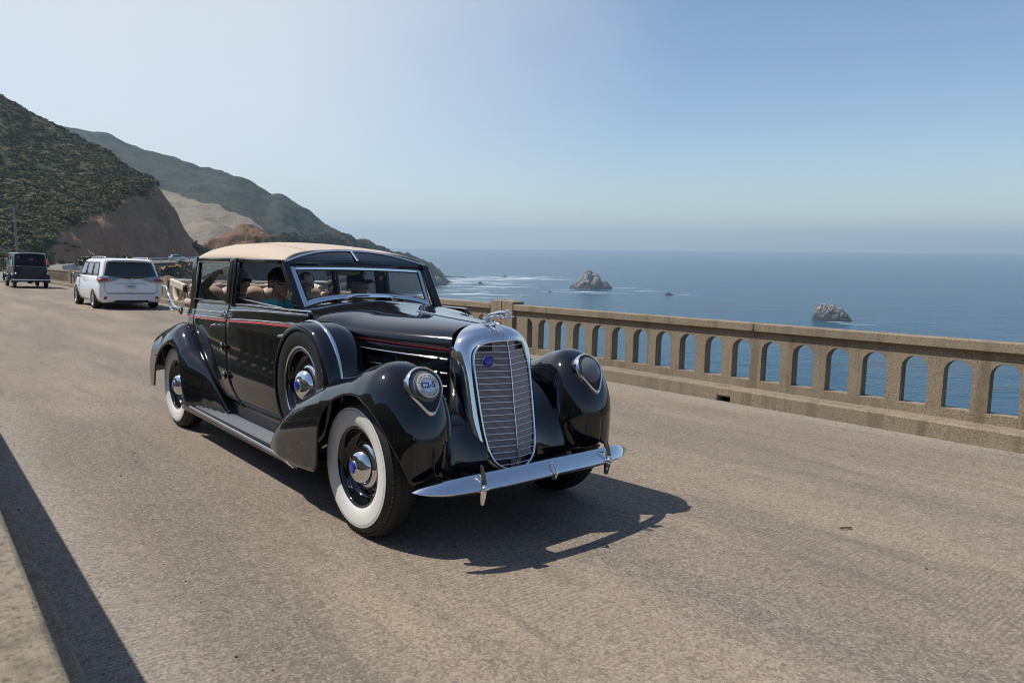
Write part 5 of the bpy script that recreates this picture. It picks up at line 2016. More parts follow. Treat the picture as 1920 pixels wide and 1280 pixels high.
def person(label, head, yaw, skin, shirt_m, arms, cap=None, glasses=False, collar=False, hair=True, lean=0.0):
    """a seated figure facing deck +x turned by yaw; arms: list of (shoulder, elbow, wrist, hand dir, hand up, thumb side) in deck coordinates"""
    hx, hy, hz = head
    root = empty('person', mw=DECK)
    tag(root, label, 'person', 'people riding in the classic car')
    Rz = Matrix.Rotation(yaw, 3, 'Z')

    def H(p):
        q = Rz @ Vector(p)
        return (q.x + hx, q.y + hy, q.z + hz)

    def Hm(vf):
        return [H(p) for p in vf[0]], vf[1]
    skull = Hm(ellipsoid((-.012, 0, .030), (.098, .077, .092), 20, 14))
    jaw = Hm(ellipsoid((.022, 0, -.045), (.066, .058, .068), 16, 12))
    face = Hm(ellipsoid((.030, 0, -.005), (.066, .064, .085), 16, 12))
    nose = Hm(limb([(.086, 0, .018), (.104, 0, -.012), (.112, 0, -.024), (.094, 0, -.030)], [.009, .012, .014, .010], 8))
    brow = Hm(limb([(.074, -.045, .030), (.092, 0, .034), (.074, .045, .030)], [.010, .012, .010], 10))
    chin = Hm(ellipsoid((.072, 0, -.094), (.024, .026, .020)))
    lips = Hm(limb([(.078, -.024, -.058), (.092, 0, -.056), (.078, .024, -.058)], [.006, .0095, .006], 8))
    ears = [Hm(ellipsoid((-.005, s * .077, -.004), (.020, .010, .033))) for s in (-1, 1)]
    neck = limb([(hx - .02, hy, hz - .06), (hx - .035, hy, hz - .15), (hx - .045 - lean, hy, hz - .24)], [.056, .055, .066], 8)
    sh = hz - .215
    tor = limb([(hx - .05 - lean * 1.6, hy, hz - .72), (hx - .055 - lean, hy, hz - .55), (hx - .05 - lean, hy, hz - .36), (hx - .04, hy, hz - .26)], [.14, .145, .15, .08], 14)
    legs = [limb([(hx - .05, hy + s * .09, hz - .70), (hx + .32, hy + s * .11, hz - .66), (hx + .40, hy + s * .11, hz - .74), (hx + .42, hy + s * .11, hz - .92)], [.085, .066, .06, .045], 12) for s in (-1, 1)]
    limbs = []
    sleeves = []
    for (s, e, w, d, up, sd_, slv) in arms:
        limbs.append(limb([s, e], [.045, .038], 8))
        limbs.append(limb([e, w], [.037, .026], 8))
        limbs.append(hand(w, d, up, sd_))
        sleeves.append(limb([s, tuple(np.array(s) + (np.array(e) - np.array(s)) * (.75 if slv < 1 else 1))], [.060, .048], 8))
        if slv >= 1:
            sleeves.append(limb([e, tuple(np.array(e) + (np.array(w) - np.array(e)) * .93)], [.046, .036], 8))
    b = obj('body', join(skull, jaw, face, nose, brow, chin, lips, *ears, neck, tor, *legs, *limbs), skin, root, smooth=180)
    remesh(b, .0075, 2)
    for s in (-1, 1):
        e = obj('eye', Hm(ellipsoid((.0835, s * .031, .014), (.010, .013, .0085), 10, 8)), mat('eye_white', (.6, .58, .55), .3) if 'eye_white' not in bpy.data.materials else bpy.data.materials['eye_white'], b, smooth=80)
    chest = limb([(hx - .05 - lean * 1.6, hy, hz - .72), (hx - .05 - lean, hy, hz - .55), (hx - .045 - lean, hy, hz - .38), (hx - .04, hy, hz - .26)], [.155, .165, .172, .11], 14)
    sho = limb([(hx - .045, hy - .185, sh - .05), (hx - .045, hy - .10, sh + .004), (hx - .04, hy, sh + .025), (hx - .045, hy + .10, sh + .004), (hx - .045, hy + .185, sh - .05)], [.060, .070, .072, .070, .060], 16)
    parts = [chest, sho] + sleeves
    c = obj('shirt', join(*parts), shirt_m, root, smooth=180)
    remesh(c, .010, 4)
    if collar:
        co = [[(hx - .03 + math.cos(a) * r, hy + math.sin(a) * r * 1.02, sh + z) for a in np.linspace(.35, 2 * math.pi - .35, 24)] for r, z in ((.072, .060), (.080, .085), (.092, .045), (.112, .022))]
        fix_normals(obj('collar', grid(np.array(co)), shirt_m, root, smooth=80, solid=.006))
    if hair:
        P = []
        for i in range(20):
            a = 1.85 + (2 * math.pi - 3.7) * i / 19
            P.append([(-.012 + (.104 - .0 * j) * math.cos(a), .082 * math.sin(a), .050 - .030 * j) for j in range(4)])
        fix_normals(obj('hair', Hm(grid(np.array(P))), M_HAIR, root, smooth=80, solid=.008))
    if cap:
        cm, bm2, patch = cap
        P = []
        for i in range(28):
            a = 2 * math.pi * i / 28
            P.append([(-.008 + .108 * math.cos(a) * math.cos(q), .088 * math.sin(a) * math.cos(q), .042 + .094 * math.sin(q)) for q in np.linspace(-.12, math.pi / 2, 10)])
        fix_normals(obj('cap', Hm(grid(np.array(P), cu=True)), cm, root, smooth=80, solid=.004))
        V = [[(.080 + .085 * r * math.cos(a * .95) + .012, (.082) * math.sin(a * 1.0) * (1 - .10 * r), .046 - .016 * r - .018 * abs(math.sin(a)) * r) for r in np.linspace(0, 1, 5)] for a in np.linspace(-1.25, 1.25, 15)]
        fix_normals(obj('cap_peak', Hm(grid(np.array(V))), bm2, root, smooth=80, solid=.005))
        if patch:
            P = [[(-.008 + .1105 * math.cos(a) * math.cos(q), .0905 * math.sin(a) * math.cos(q), .042 + .0965 * math.sin(q)) for q in np.linspace(patch[1], patch[2], 6)] for a in np.linspace(patch[3], patch[4], 10)]
            fix_normals(obj('cap_panel', Hm(grid(np.array(P))), patch[0], root, smooth=80, solid=.002))
    if glasses:
        for s in (-1, 1):
            P = [[(.095 - .018 * abs(math.cos(a)) * r - .006, s * .034 + .030 * r * math.cos(a), .012 + .022 * r * math.sin(a)) for r in np.linspace(0, 1, 4)] for a in np.linspace(0, 2 * math.pi, 17)[:-1]]
            fix_normals(obj('sunglasses', Hm(grid(np.array(P), cu=True)), M_LENSBLK, root, smooth=80, solid=.003))
            obj('sunglasses', Hm(limb([(.085, s * .060, .018), (.05, s * .078, .018), (-.02, s * .083, .010)], [.003, .003, .003], 8)), M_LENSBLK, root, smooth=80)
    return root


C_BLK = mat('black_cloth', (0.012, 0.013, 0.017), 0.85)
C_TEAL = mat('teal_polo', (0.09, 0.46, 0.47), 0.8, noise=0.08, nscale=40)
C_JKT = mat('charcoal_jacket', (0.016, 0.020, 0.026), 0.8)
C_GREY = mat('pale_blue_shirt', (0.22, 0.34, 0.36), 0.8)
C_WHT = mat('white_cloth', (0.75, 0.76, 0.78), 0.75)
C_LB = mat('light_blue_cloth', (0.36, 0.52, 0.68), 0.8)
C_NAVY = mat('navy_cloth', (0.015, 0.025, 0.05), 0.8)

# driver: left hand on the wheel rim
person('driver in dark jacket and black cap with pale badge gripping the wheel', (-2.05, .287, 1.425), rad(20), M_SKIN2, C_BLK,
       [((-2.09, .46, 1.17), (-1.92, .52, 1.10), (-1.70, .400, 1.335), (.55, -.1, .25), (.2, .2, 1), (0, -1, 0), 1),
        ((-2.09, .11, 1.17), (-1.95, .08, 1.02), (-1.72, .22, 1.16), (.8, 0, .2), (0, 0, 1), (0, 1, 0), 1)],
       cap=(C_BLK, C_BLK, (C_WHT, .12, .75, -.38, .38)))
# front passenger in teal
person('front passenger in teal polo shirt and black cap beside the near door', (-2.12, -.412, 1.428), rad(8), M_SKIN2, C_TEAL,
       [((-2.16, -.60, 1.17), (-2.05, -.62, .98), (-1.85, -.50, .90), (.8, .3, -.1), (0, 0, 1), (0, 1, 0), .7),
        ((-2.16, -.225, 1.17), (-2.02, -.20, .98), (-1.82, -.32, .90), (.8, -.3, -.1), (0, 0, 1), (0, -1, 0), .7)],
       cap=(C_BLK, C_BLK, None), glasses=True, collar=True)
# rear passenger with raised arm
person('rear passenger in dark jacket and light blue cap with one arm raised', (-3.17, -.355, 1.40), rad(-8), M_SKIN, C_JKT,
       [((-3.22, -.53, 1.16), (-3.46, -.62, 1.335), (-3.265, -.570, 1.462), (.75, 0, .50), (-.5, -.3, .8), (0, 1, 0), 1),
        ((-3.22, -.17, 1.16), (-3.08, -.14, .96), (-2.90, -.25, .88), (.8, -.2, -.1), (0, 0, 1), (0, -1, 0), 1)],
       cap=(C_LB, C_NAVY, (C_WHT, .05, .6, -.9, -.2)))
# rear passenger with sunglasses
person('rear passenger in sunglasses and black and white cap on the far side', (-3.19, .31, 1.39), rad(-22), M_SKIN, C_GREY,
       [((-3.23, .13, 1.15), (-3.10, .10, .95), (-2.92, .2, .88), (.8, .2, -.1), (0, 0, 1), (0, 1, 0), .7),
        ((-3.23, .49, 1.15), (-3.12, .52, .95), (-2.92, .42, .88), (.8, -.2, -.1), (0, 0, 1), (0, -1, 0), .7)],
       cap=(C_BLK, C_WHT, (C_WHT, -.1, .8, -.25, .9)), glasses=True, collar=True)


# ================================================================== OTHER VEHICLES
M_WPAINT = mat('white_car_paint', (0.80, 0.81, 0.83), 0.25, coat=0.8)
M_DGLASS = mat('tinted_car_glass', (0.010, 0.014, 0.018), 0.06, coat=0.6)
M_RLAMP = mat('red_lamp', (0.32, 0.012, 0.010), 0.2, coat=0.6)
M_CLAMP = mat('clear_lamp', (0.23, 0.27, 0.31), 0.12, coat=0.8)
M_BLKP = mat('black_plastic', (0.018, 0.018, 0.02), 0.55)
M_ALLOY = mat('alloy_wheel', (0.50, 0.50, 0.52), 0.3, metal=0.9)
M_PLATE = mat('licence_plate', (0.66, 0.66, 0.68), 0.5)
M_PLTXT = mat('plate_characters', (0.10, 0.13, 0.28), 0.6)


def body_loft(st, n_sub=7):
    """st: list of (list of (x, y, z) half-section points from sill to roof centre); returns closed-side shell"""
    A = np.array(st, float)
    A = np.array([spline(A[:, j], len(A) * n_sub, uniform=True) for j in range(A.shape[1])]).transpose(1, 0, 2)
    B = np.array([spline(r, 40, uniform=True) for r in A])
    full = np.concatenate([B, (B * np.array([1, -1, 1]))[:, ::-1][:, 1:]], axis=1)
    v, f = grid(full)
    k = full.shape[1]
    f = list(f) + [tuple(range(k)), tuple(reversed(range(len(v) - k, len(v))))]
    return v, f


def modern_wheel(parent, x, y, r, w, sgn):
    wh = empty('wheel', parent)
    wh.location = (x, y, r)
    wh.rotation_euler = (0, 0, 0 if sgn < 0 else math.pi)
    obj('tyre', lathe([(r * .66, -w * .4), (r * .70, -w * .5), (r * .9, -w * .52), (r * .985, -w * .4), (r, -w * .2), (r, w * .2), (r * .985, w * .4), (r * .9, w * .5), (r * .66, w * .4)], 40), M_TYRE, wh, smooth=50)
    obj('rim', join(lathe([(r * .68, -w * .44), (r * .64, -w * .46), (r * .60, -w * .3), (r * .60, w * .2)], 40), lathe([(r * .18, -w * .36), (r * .10, -w * .40), (0, -w * .40)], 20),
                    *[bar((r * .14 * math.cos(a), -w * .34, r * .14 * math.sin(a)), (r * .64 * math.cos(a), -w * .38, r * .64 * math.sin(a)), (r * .16, r * .22), .02, (math.sin(a), 0, -math.cos(a))) for a in np.linspace(0, 2 * math.pi, 8)[:-1]]), M_ALLOY, wh, smooth=40)
    obj('hub', lathe([(r * .62, -w * .1), (0, -w * .1)], 24), M_BLKP, wh, smooth=60)
    return wh


# ---------------------------------------------------------------- white minivan driving away
van = empty('minivan', mw=DECK @ Matrix.Translation((-22.85, 3.12, 0)) @ Matrix.Rotation(math.pi, 4, 'Z') @ Matrix.Scale(.985, 4))
tag(van, 'white minivan with dark rear window driving away beside the railing', 'minivan')


def vsec(x, w, zb, belt, roof, rake=0.0, top=1.0, wt=.78):
    pts = [(.55, zb + .02), (.80, zb), (.93, zb + .06), (.985, zb + .28), (.99, zb + .50), (.965, belt - .10), (.945, belt), (.90, belt + .07)]
    pts = [(x + rake * max(0, (z - .75) / 1.0) ** 1.6, y * w, z) for y, z in pts]
    hi = [(.5 * (.90 + wt), .45), (wt, .86), (wt * .90, .965), (wt * .55, .995), (0, 1.0)]
    z0 = belt + .07
    for y, q in hi:
        z = z0 + (roof - z0) * q
        pts.append((x + rake * max(0, (z - .75) / 1.0) ** 1.6, y * w, z))
    return pts


V_ST = [vsec(.02, .90, .30, 1.02, 1.66, .26), vsec(.06, .97, .25, 1.04, 1.715, .26), vsec(.22, 1.0, .23, 1.05, 1.74, .24), vsec(.9, 1.0, .22, 1.07, 1.755, .05), vsec(1.9, 1.0, .22, 1.07, 1.76, 0), vsec(2.8, 1.0, .22, 1.07, 1.745, 0), vsec(3.3, 1.0, .22, 1.06, 1.66, 0),
        vsec(3.75, .99, .22, 1.04, 1.40, 0, wt=.80), vsec(4.2, .98, .22, 1.0, 1.14, 0, wt=.82), vsec(4.7, .93, .22, .90, 1.0, 0, wt=.78), vsec(4.98, .84, .25, .78, .86, 0, wt=.7), vsec(5.06, .70, .35, .68, .72, 0, wt=.6)]
fix_normals(obj('body', body_loft(V_ST), M_WPAINT, van, smooth=50))


def vside(x, z, off=.0):
    """point on the van's left flank above the belt"""
    q = (z - 1.14) / (1.755 - 1.14)
    y = .90 + (.78 - .90) * min(1, max(0, q) / .86)
    return (x, y + off, z)


for sgn in (-1, 1):
    for (x0, x1, x0t, x1t) in ((.50, 1.42, .62, 1.42), (1.50, 2.46, 1.50, 2.46), (2.54, 3.62, 2.54, 3.22)):
        P = []
        for u in np.linspace(0, 1, 8):
            row = []
            for v in np.linspace(0, 1, 6):
                z = 1.135 + .47 * v
                x = (x0 + (x1 - x0) * u) * (1 - v) + (x0t + (x1t - x0t) * u) * v
                p = vside(x, z, .012)
                row.append((p[0], p[1] * sgn, p[2]))
            P.append(row)
        fix_normals(obj('side_window', grid(np.array(P)), M_DGLASS, van, smooth=60, solid=.01))
    modern_wheel(van, .98, sgn * .90, .345, .23, -1 if sgn < 0 else 1)
    modern_wheel(van, 4.02, sgn * .90, .345, .23, -1 if sgn < 0 else 1)
    for x in (.98, 4.02):
        a = np.linspace(-.25, math.pi + .25, 26)
        arch = np.array([[(x + r * math.cos(t), sgn * y, .345 + r * math.sin(t)) for t in a] for r, y in ((.40, .988), (.02, .985))])
        fix_normals(obj('wheel_arch', grid(arch), M_BLKP, van, smooth=None, solid=.012))
    # roof rail
    rl_ = spline([(.55, sgn * .66, 1.715), (.62, sgn * .66, 1.775), (1.4, sgn * .665, 1.792), (2.4, sgn * .665, 1.785), (2.75, sgn * .66, 1.765), (2.85, sgn * .66, 1.715)], 30)
    obj('roof_rail', tube(rl_, .018, 8), M_ALLOY, van, smooth=70)
    mi = empty('door_mirror', van)
    obj('shell', ellipsoid((3.50, sgn * 1.10, 1.12), (.10, .13, .095)), M_BLKP if sgn > 0 else M_WPAINT, mi, smooth=80)
    obj('stalk', tube([(3.5, sgn * .92, 1.06), (3.5, sgn * 1.05, 1.08)], .03, 8), M_BLKP, mi)
    obj('glass', ellipsoid((3.415, sgn * 1.10, 1.12), (.02, .11, .08)), M_CLAMP, mi, smooth=80)
    obj('door_handle', box((2.62, sgn * .995, .98), (.17, .03, .035)), M_WPAINT, van, smooth=30, bevel=.01)
    obj('door_handle', box((2.30, sgn * .995, .98), (.17, .03, .035)), M_WPAINT, van, smooth=30, bevel=.01)
    # wrap-round tail lamp
    tl = empty('tail_light', van)
    r_ = [(.012, .40, 1.03), (.000, .62, .97), (.01, .885, .93), (.09, .975, .93), (.36, .985, .98)]
    q_ = [(.028, .36, 1.085), (.030, .60, 1.125), (.055, .865, 1.15), (.13, .935, 1.15), (.40, .955, 1.07)]
    lo, hi = spline([(a - .012, b * sgn * 1.012, c) for a, b, c in r_], 20), spline([(a - .012, b * sgn * 1.012, c) for a, b, c in q_], 20)
    fix_normals(obj('lens', grid(np.array([lo, lo * .5 + hi * .5 + np.array([-.012, 0, 0]), hi])), M_CLAMP, tl, smooth=60, solid=.012))
    m1, m2 = lo * .80 + hi * .20, lo * .45 + hi * .55
    fix_normals(obj('red_band', grid(np.array([m1, m2])[:, 7:] + np.array([-.018, .006 * sgn, 0])), M_RLAMP, tl, smooth=60, solid=.008))
    obj('bumper_reflector', lathe([(.055, 0), (.05, -.012), (0, -.016)], 20, c=(.018, sgn * .80, .40), axis='x'), M_RLAMP, van, smooth=60)
# rear glass, spoiler, plate, seams
P = []
for u in np.linspace(-1, 1, 15):
    row = []
    for v in np.linspace(0, 1, 8):
        z = 1.10 + .12 * (1 - v) * (abs(u) > .5) * (abs(u) - .5) * 0 + .52 * v - .045 * (1 - v) * (1 - abs(u)) * 1.2
        x = .015 + .26 * max(0, (z - .75)) ** 1.6
        row.append((x - .012 - .02 * (1 - u * u), u * (.83 - .14 * v), z))
    P.append(row)
fix_normals(obj('rear_window', grid(np.array(P)), M_DGLASS, van, smooth=70, solid=.008))
fix_normals(obj('spoiler', grid(np.array([[(.20 - .04 * (1 - u * u), u * .70, 1.70 + .018 * (1 - u * u)), (.165 - .05 * (1 - u * u), u * .70, 1.675 + .015 * (1 - u * u)), (.24, u * .69, 1.655)] for u in np.linspace(-1, 1, 16)])), M_WPAINT, van, smooth=60, solid=.02))
obj('tailgate_seam', tube([(.003, y, .555) for y in np.linspace(-.72, .72, 12)], .012, 6), M_BLKP, van)
for sgn in (-1, 1):
    obj('tailgate_seam', tube(spline([(.004, sgn * .72, .555), (.006, sgn * .80, .62), (.008, sgn * .815, .98)], 10), .005, 6), M_BLKP, van)
obj('plate', box((-.006, 0, .80), (.012, .31, .155)), M_PLATE, van, smooth=30, bevel=.004)
for k in range(7):
    obj('plate_character', box((-.014, -.105 + .035 * k, .79), (.004, .022, .06)), M_PLTXT, van, smooth=None)
fix_normals(obj('plate_garnish', grid(np.array([[(-.012, y, .925 - .07 * max(0, abs(y) - .38) / .12), (-.03, y, .905 - .07 * max(0, abs(y) - .38) / .12), (-.004, y, .885 - .07 * max(0, abs(y) - .38) / .12)] for y in np.linspace(-.5, .5, 25)])), M_WPAINT, van, smooth=50, solid=.006))
obj('emblem', join(tube([(-.012, .062 * math.cos(a), 1.025 + .042 * math.sin(a)) for a in np.linspace(0, 2 * math.pi, 25)[:-1]], .007, 6, closed=True), tube([(-.012, .026 * math.cos(a), 1.025 + .040 * math.sin(a)) for a in np.linspace(0, 2 * math.pi, 25)[:-1]], .005, 6, closed=True), tube([(-.012, .055 * math.cos(a), 1.048 + .014 * math.sin(a)) for a in np.linspace(0, 2 * math.pi, 25)[:-1]], .005, 6, closed=True)), M_CHROME, van, smooth=70)
obj('underside', box((2.5, 0, .27), (4.6, 1.55, .12)), M_BLKP, van, smooth=None)
obj('antenna', prism([(.50, 1.755), (.68, 1.755), (.52, 1.80)], -.012, .012), M_WPAINT, van, smooth=30)


# ---------------------------------------------------------------- dark vintage limousine ahead of the minivan
lim = empty('vintage_limousine', mw=DECK @ Matrix.Translation((-44.1, 2.86, 0)) @ Matrix.Rotation(math.pi, 4, 'Z') @ Matrix.Scale(1.02, 4))
tag(lim, 'tall dark blue vintage limousine seen from behind at far left', 'car')
M_NAVY = mat('midnight_blue_paint', (0.008, 0.013, 0.026), 0.3, coat=0.3, spec=0.3)
M_FAB = mat('dark_top_fabric', (0.010, 0.014, 0.024), 0.8, spec=0.2)
M_ROOFL = mat('pale_roof_edge', (0.35, 0.37, 0.40), 0.4)


def lsec(x, w, wt, zb, belt, top):
    return [(x, .55 * w, zb), (x, .95 * w, zb), (x, w, zb + .12), (x, w, belt - .05), (x, w * .985, belt), (x, w * .98, belt + .02), (x, wt, top - .14), (x, wt * .95, top - .05), (x, wt * .6, top - .005), (x, 0, top)]


L_ST = [lsec(.36, .64, .60, .55, 1.18, 1.84), lsec(.42, .74, .70, .50, 1.18, 1.89), lsec(.7, .80, .74, .48, 1.2, 1.92), lsec(1.8, .82, .75, .48, 1.2, 1.93), lsec(2.8, .80, .73, .48, 1.2, 1.91), lsec(3.15, .78, .70, .48, 1.2, 1.86)]
fix_normals(obj('body', body_loft(L_ST, 5), M_NAVY, lim, smooth=40))
fix_normals(obj('hood', body_loft([[(x, w * .9, .55), (x, w, .6), (x, w, .9), (x, w * .97, 1.02), (x, w * .8, 1.10), (x, w * .4, 1.15), (x, 0, 1.16)] for x, w in ((3.1, .58), (3.5, .50), (4.3, .36), (4.55, .33))], 4), M_NAVY, lim, smooth=40))
fix_normals(obj('roof_edge', tube(spline([(.40, -.66, 1.90), (.36, -.3, 1.93), (.35, 0, 1.94), (.36, .3, 1.93), (.40, .66, 1.90), (.9, .74, 1.905), (2.8, .74, 1.905)], 30), .03, 8), M_ROOFL, lim, smooth=70))
obj('roof', box((1.75, 0, 1.925), (2.7, 1.36, .05)), M_ROOFL, lim, smooth=40, bevel=.02)
fix_normals(obj('rear_quarter_top', grid(np.array([[(.345 - .01 * (1 - u * u), u * .60, 1.86), (.335 - .01 * (1 - u * u), u * .63, 1.22)] for u in np.linspace(-1, 1, 9)])), M_FAB, lim, smooth=60, solid=.01))
obj('rear_window', box((.315, 0, 1.60), (.012, .22, .10)), M_DGLASS, lim, smooth=30, bevel=.004)
obj('belt_moulding', tube([(.345, -.66, 1.215), (.325, 0, 1.215), (.345, .66, 1.215), (.7, .82, 1.215), (3.0, .81, 1.215)], .010, 6), M_STEEL, lim)
obj('trunk_panel', box((.33, 0, .80), (.05, 1.05, .55)), M_NAVY, lim, smooth=30, bevel=.02)
bl = obj('bumper', tube(spline([(.12, -.90, .47), (.02, -.7, .47), (0, 0, .47), (.02, .7, .47), (.12, .90, .47)], 24), .035, 8, flat=(1, .5)), M_CHROME, lim, smooth=70)
for sgn in (-1, 1):
    for (x, hub) in ((.92, .40), (4.28, .40)):
        wh = empty('wheel', lim)
        wh.location = (x, sgn * .74, .40)
        wh.rotation_euler = (0, 0, 0 if sgn < 0 else math.pi)
        obj('tyre', lathe([(.26, -.07), (.33, -.085), (.385, -.06), (.40, 0), (.385, .06), (.33, .085), (.26, .07)], 40), M_TYRE, wh, smooth=60)
        obj('rim', lathe([(.27, -.07), (.24, -.05), (.20, -.01), (.10, -.03), (.08, -.09), (0, -.10)], 32), M_STEEL, wh, smooth=50)
        rr = .48
        a = np.linspace(-.15, 2.9, 24) if x < 2 else np.linspace(.25, 3.3, 24)
        fen = np.array([[(x - rr * math.cos(t) * (1 + .10 * (t > 2.2) * (t - 2.2)), sgn * (.60 + .15 * j), .40 + rr * math.sin(t) - .05 * abs(j - 1) ** 2) for j in np.linspace(0, 2, 7)] for t in a])
        fix_normals(obj('fender', grid(fen), M_NAVY, lim, smooth=70, solid=.015))
    obj('running_board', box((2.6, sgn * .86, .40), (2.3, .24, .05)), M_NAVY, lim, smooth=30, bevel=.01)
    obj('tail_lamp', join(ellipsoid((.22, sgn * .72, .82), (.05, .05, .05)), tube([(.35, sgn * .70, .70), (.22, sgn * .72, .80)], .015, 6)), M_CHROME, lim, smooth=60)
    obj('bumper_iron', tube([(.02, sgn * .45, .47), (.25, sgn * .42, .60), (.4, sgn * .42, .62)], .022, 6), M_CHROME, lim)
    obj('head_lamp', ellipsoid((4.5, sgn * .52, .98), (.16, .13, .13)), M_CHROME, lim, smooth=80)
    obj('cowl_lamp', ellipsoid((3.12, sgn * .80, 1.18), (.07, .05, .06)), M_CHROME, lim, smooth=80)
    for (x0, x1) in ((.85, 1.75), (1.85, 2.55), (2.6, 3.0)):
        fix_normals(obj('side_window', grid(np.array([[(x0, sgn * .818, 1.26), (x0, sgn * .765, 1.76)], [(x1, sgn * .818, 1.26), (x1, sgn * .765, 1.76)]])), M_DGLASS, lim, smooth=None, solid=.006))
    sp2 = empty('spare_wheel', lim)
    sp2.location = (3.45, sgn * .74, .72)
    sp2.rotation_euler = (0, 0, 0 if sgn < 0 else math.pi)
    obj('tyre', lathe([(.27, -.07), (.33, -.085), (.385, -.06), (.40, 0), (.33, .085), (.26, .07)], 32), M_TYRE, sp2, smooth=60)
    obj('rim', lathe([(.27, -.07), (.22, -.03), (.10, -.05), (0, -.09)], 24), M_CHROME, sp2, smooth=50)
obj('axle', join(tube([(.92, -.7, .4), (.92, .7, .4)], .06, 8), ellipsoid((.92, 0, .40), (.18, .17, .16)), box((2.3, 0, .44), (3.8, .8, .1))), M_BLKP, lim, smooth=40)


# ---------------------------------------------------------------- distant modern cars
def simple_car(name, label, cat, mw, paint, L, Wd, H, hatch=True):
    root = empty(name, mw=mw)
    tag(root, label, cat, 'cars on the far road')
    w = Wd / 2

    def s(x, k, zb, belt, roof, wt):
        p = [(x, k * w * .7, zb), (x, k * w * .95, zb + .04), (x, k * w, zb + .25), (x, k * w * .99, belt - .08), (x, k * w * .95, belt)]
        return p + [(x, k * w * wt, belt + (roof - belt) * .85), (x, k * w * wt * .85, belt + (roof - belt) * .97), (x, 0, roof)]
    b = H * .60
    st = [s(0, .85, .35, b * .92, b * (.95 if not hatch else 1.0), .9), s(.12, .98, .25, b, b * (1.0 if not hatch else 1.25), .88), s(.5, 1, .22, b, H * (.72 if not hatch else .95), .80), s(.30 * L, 1, .22, b, H, .78), s(.5 * L, 1, .22, b, H, .78), s(.62 * L, 1, .22, b, H * .90, .80), s(.72 * L, 1, .22, b * .97, b * 1.06, .85), s(.92 * L, .95, .22, b * .85, b * .92, .8), s(L, .78, .32, b * .68, b * .72, .7)]
    fix_normals(obj('body', body_loft(st, 5), paint, root, smooth=45))
    for sg in (-1, 1):
        P = np.array([[(x, sg * (w * .955 + .012), b + .03), (x2, sg * (w * .80 + .012), H * .93)] for x, x2 in ((.12 * L, .17 * L), (.3 * L, .3 * L), (.5 * L, .5 * L), (.67 * L, .60 * L))])
        fix_normals(obj('side_window', grid(P), M_DGLASS, root, smooth=None, solid=.01))
        for x in (.18 * L, .80 * L):
            wh = empty('wheel', root)
            wh.location = (x, sg * (w - .08), .33)
            wh.rotation_euler = (0, 0, 0 if sg < 0 else math.pi)
            obj('tyre', lathe([(.2, -.1), (.31, -.11), (.33, 0), (.31, .1)], 24), M_TYRE, wh, smooth=50)
            obj('rim', lathe([(.22, -.105), (.18, -.09), (0, -.10)], 20), M_ALLOY, wh, smooth=50)
        obj('tail_light', box((.06, sg * w * .78, b * .88), (.10, .22, .14)), M_RLAMP, root, smooth=30, bevel=.02)
        obj('headlight', box((.965 * L, sg * w * .66, b * .72), (.10, .3, .12)), M_CLAMP, root, smooth=30, bevel=.02)
    obj('windshield', prism([(.615 * L, H * .90), (.705 * L, b * 1.05), (.70 * L, b * 1.02), (.60 * L, H * .89)], -w * .72, w * .72), M_DGLASS, root, smooth=30)
    obj('rear_window', box((.10 if hatch else .3, 0, H * .80), (.03, w * 1.3, H * .2), Matrix.Rotation(.25, 3, 'Y')), M_DGLASS, root, smooth=30)
    return root


def on_far_road(px_, lane, ahead, flip=False, lift=0.02):
    """frame on the far road where the road runs past direction px_"""
    d = [960 + F_PX * ((p - np.array([0, 0, HC])) @ CR) / ((p - np.array([0, 0, HC])) @ CW) for p in path]
    cand = [i for i in range(len(path)) if i > 12]
    i = min(cand, key=lambda q: abs(d[q] - px_))
    t = tg[i] * (-1 if flip else 1)
    p = path[i] + sdv[i] * lane
    M = Matrix.Identity(4)
    M[0][0], M[1][0] = t[0], t[1]
    M[0][1], M[1][1] = -t[1], t[0]
    M.translation = (p[0], p[1], p[2] + lift)
    return M


simple_car('suv', 'small white suv on the far road below the brown cut', 'suv', on_far_road(309, 1.8, 0) @ Matrix.Rotation(rad(-48), 4, 'Z'), M_WPAINT, 4.6, 1.9, 1.66)
simple_car('parked_car', 'pale car half hidden by the roadside shrub beyond the minivan', 'car', on_far_road(150, 1.5, 0) @ Matrix.Rotation(rad(25), 4, 'Z'), mat('silver_paint', (.5, .52, .55), .3, metal=.4, coat=.6), 4.5, 1.8, 1.55)
simple_car('dark_car', 'dark teal car beside the orange sign where the far road disappears', 'car', Matrix.Translation(tuple(pix(377, 469.5, 300))) @ Matrix.Rotation(rad(30), 4, 'Z'), mat('dark_teal_paint', (.015, .05, .06), .3, coat=.7), 4.4, 1.8, 1.5)
simple_car('red_car', 'red car cut off by the left edge beyond the limousine', 'car', DECK @ Matrix.Translation((-57.5, -.35, 0)) @ Matrix.Rotation(rad(0), 4, 'Z'), mat('red_car_paint', (.30, .02, .03), .3, coat=.7), 4.5, 1.8, 1.5)

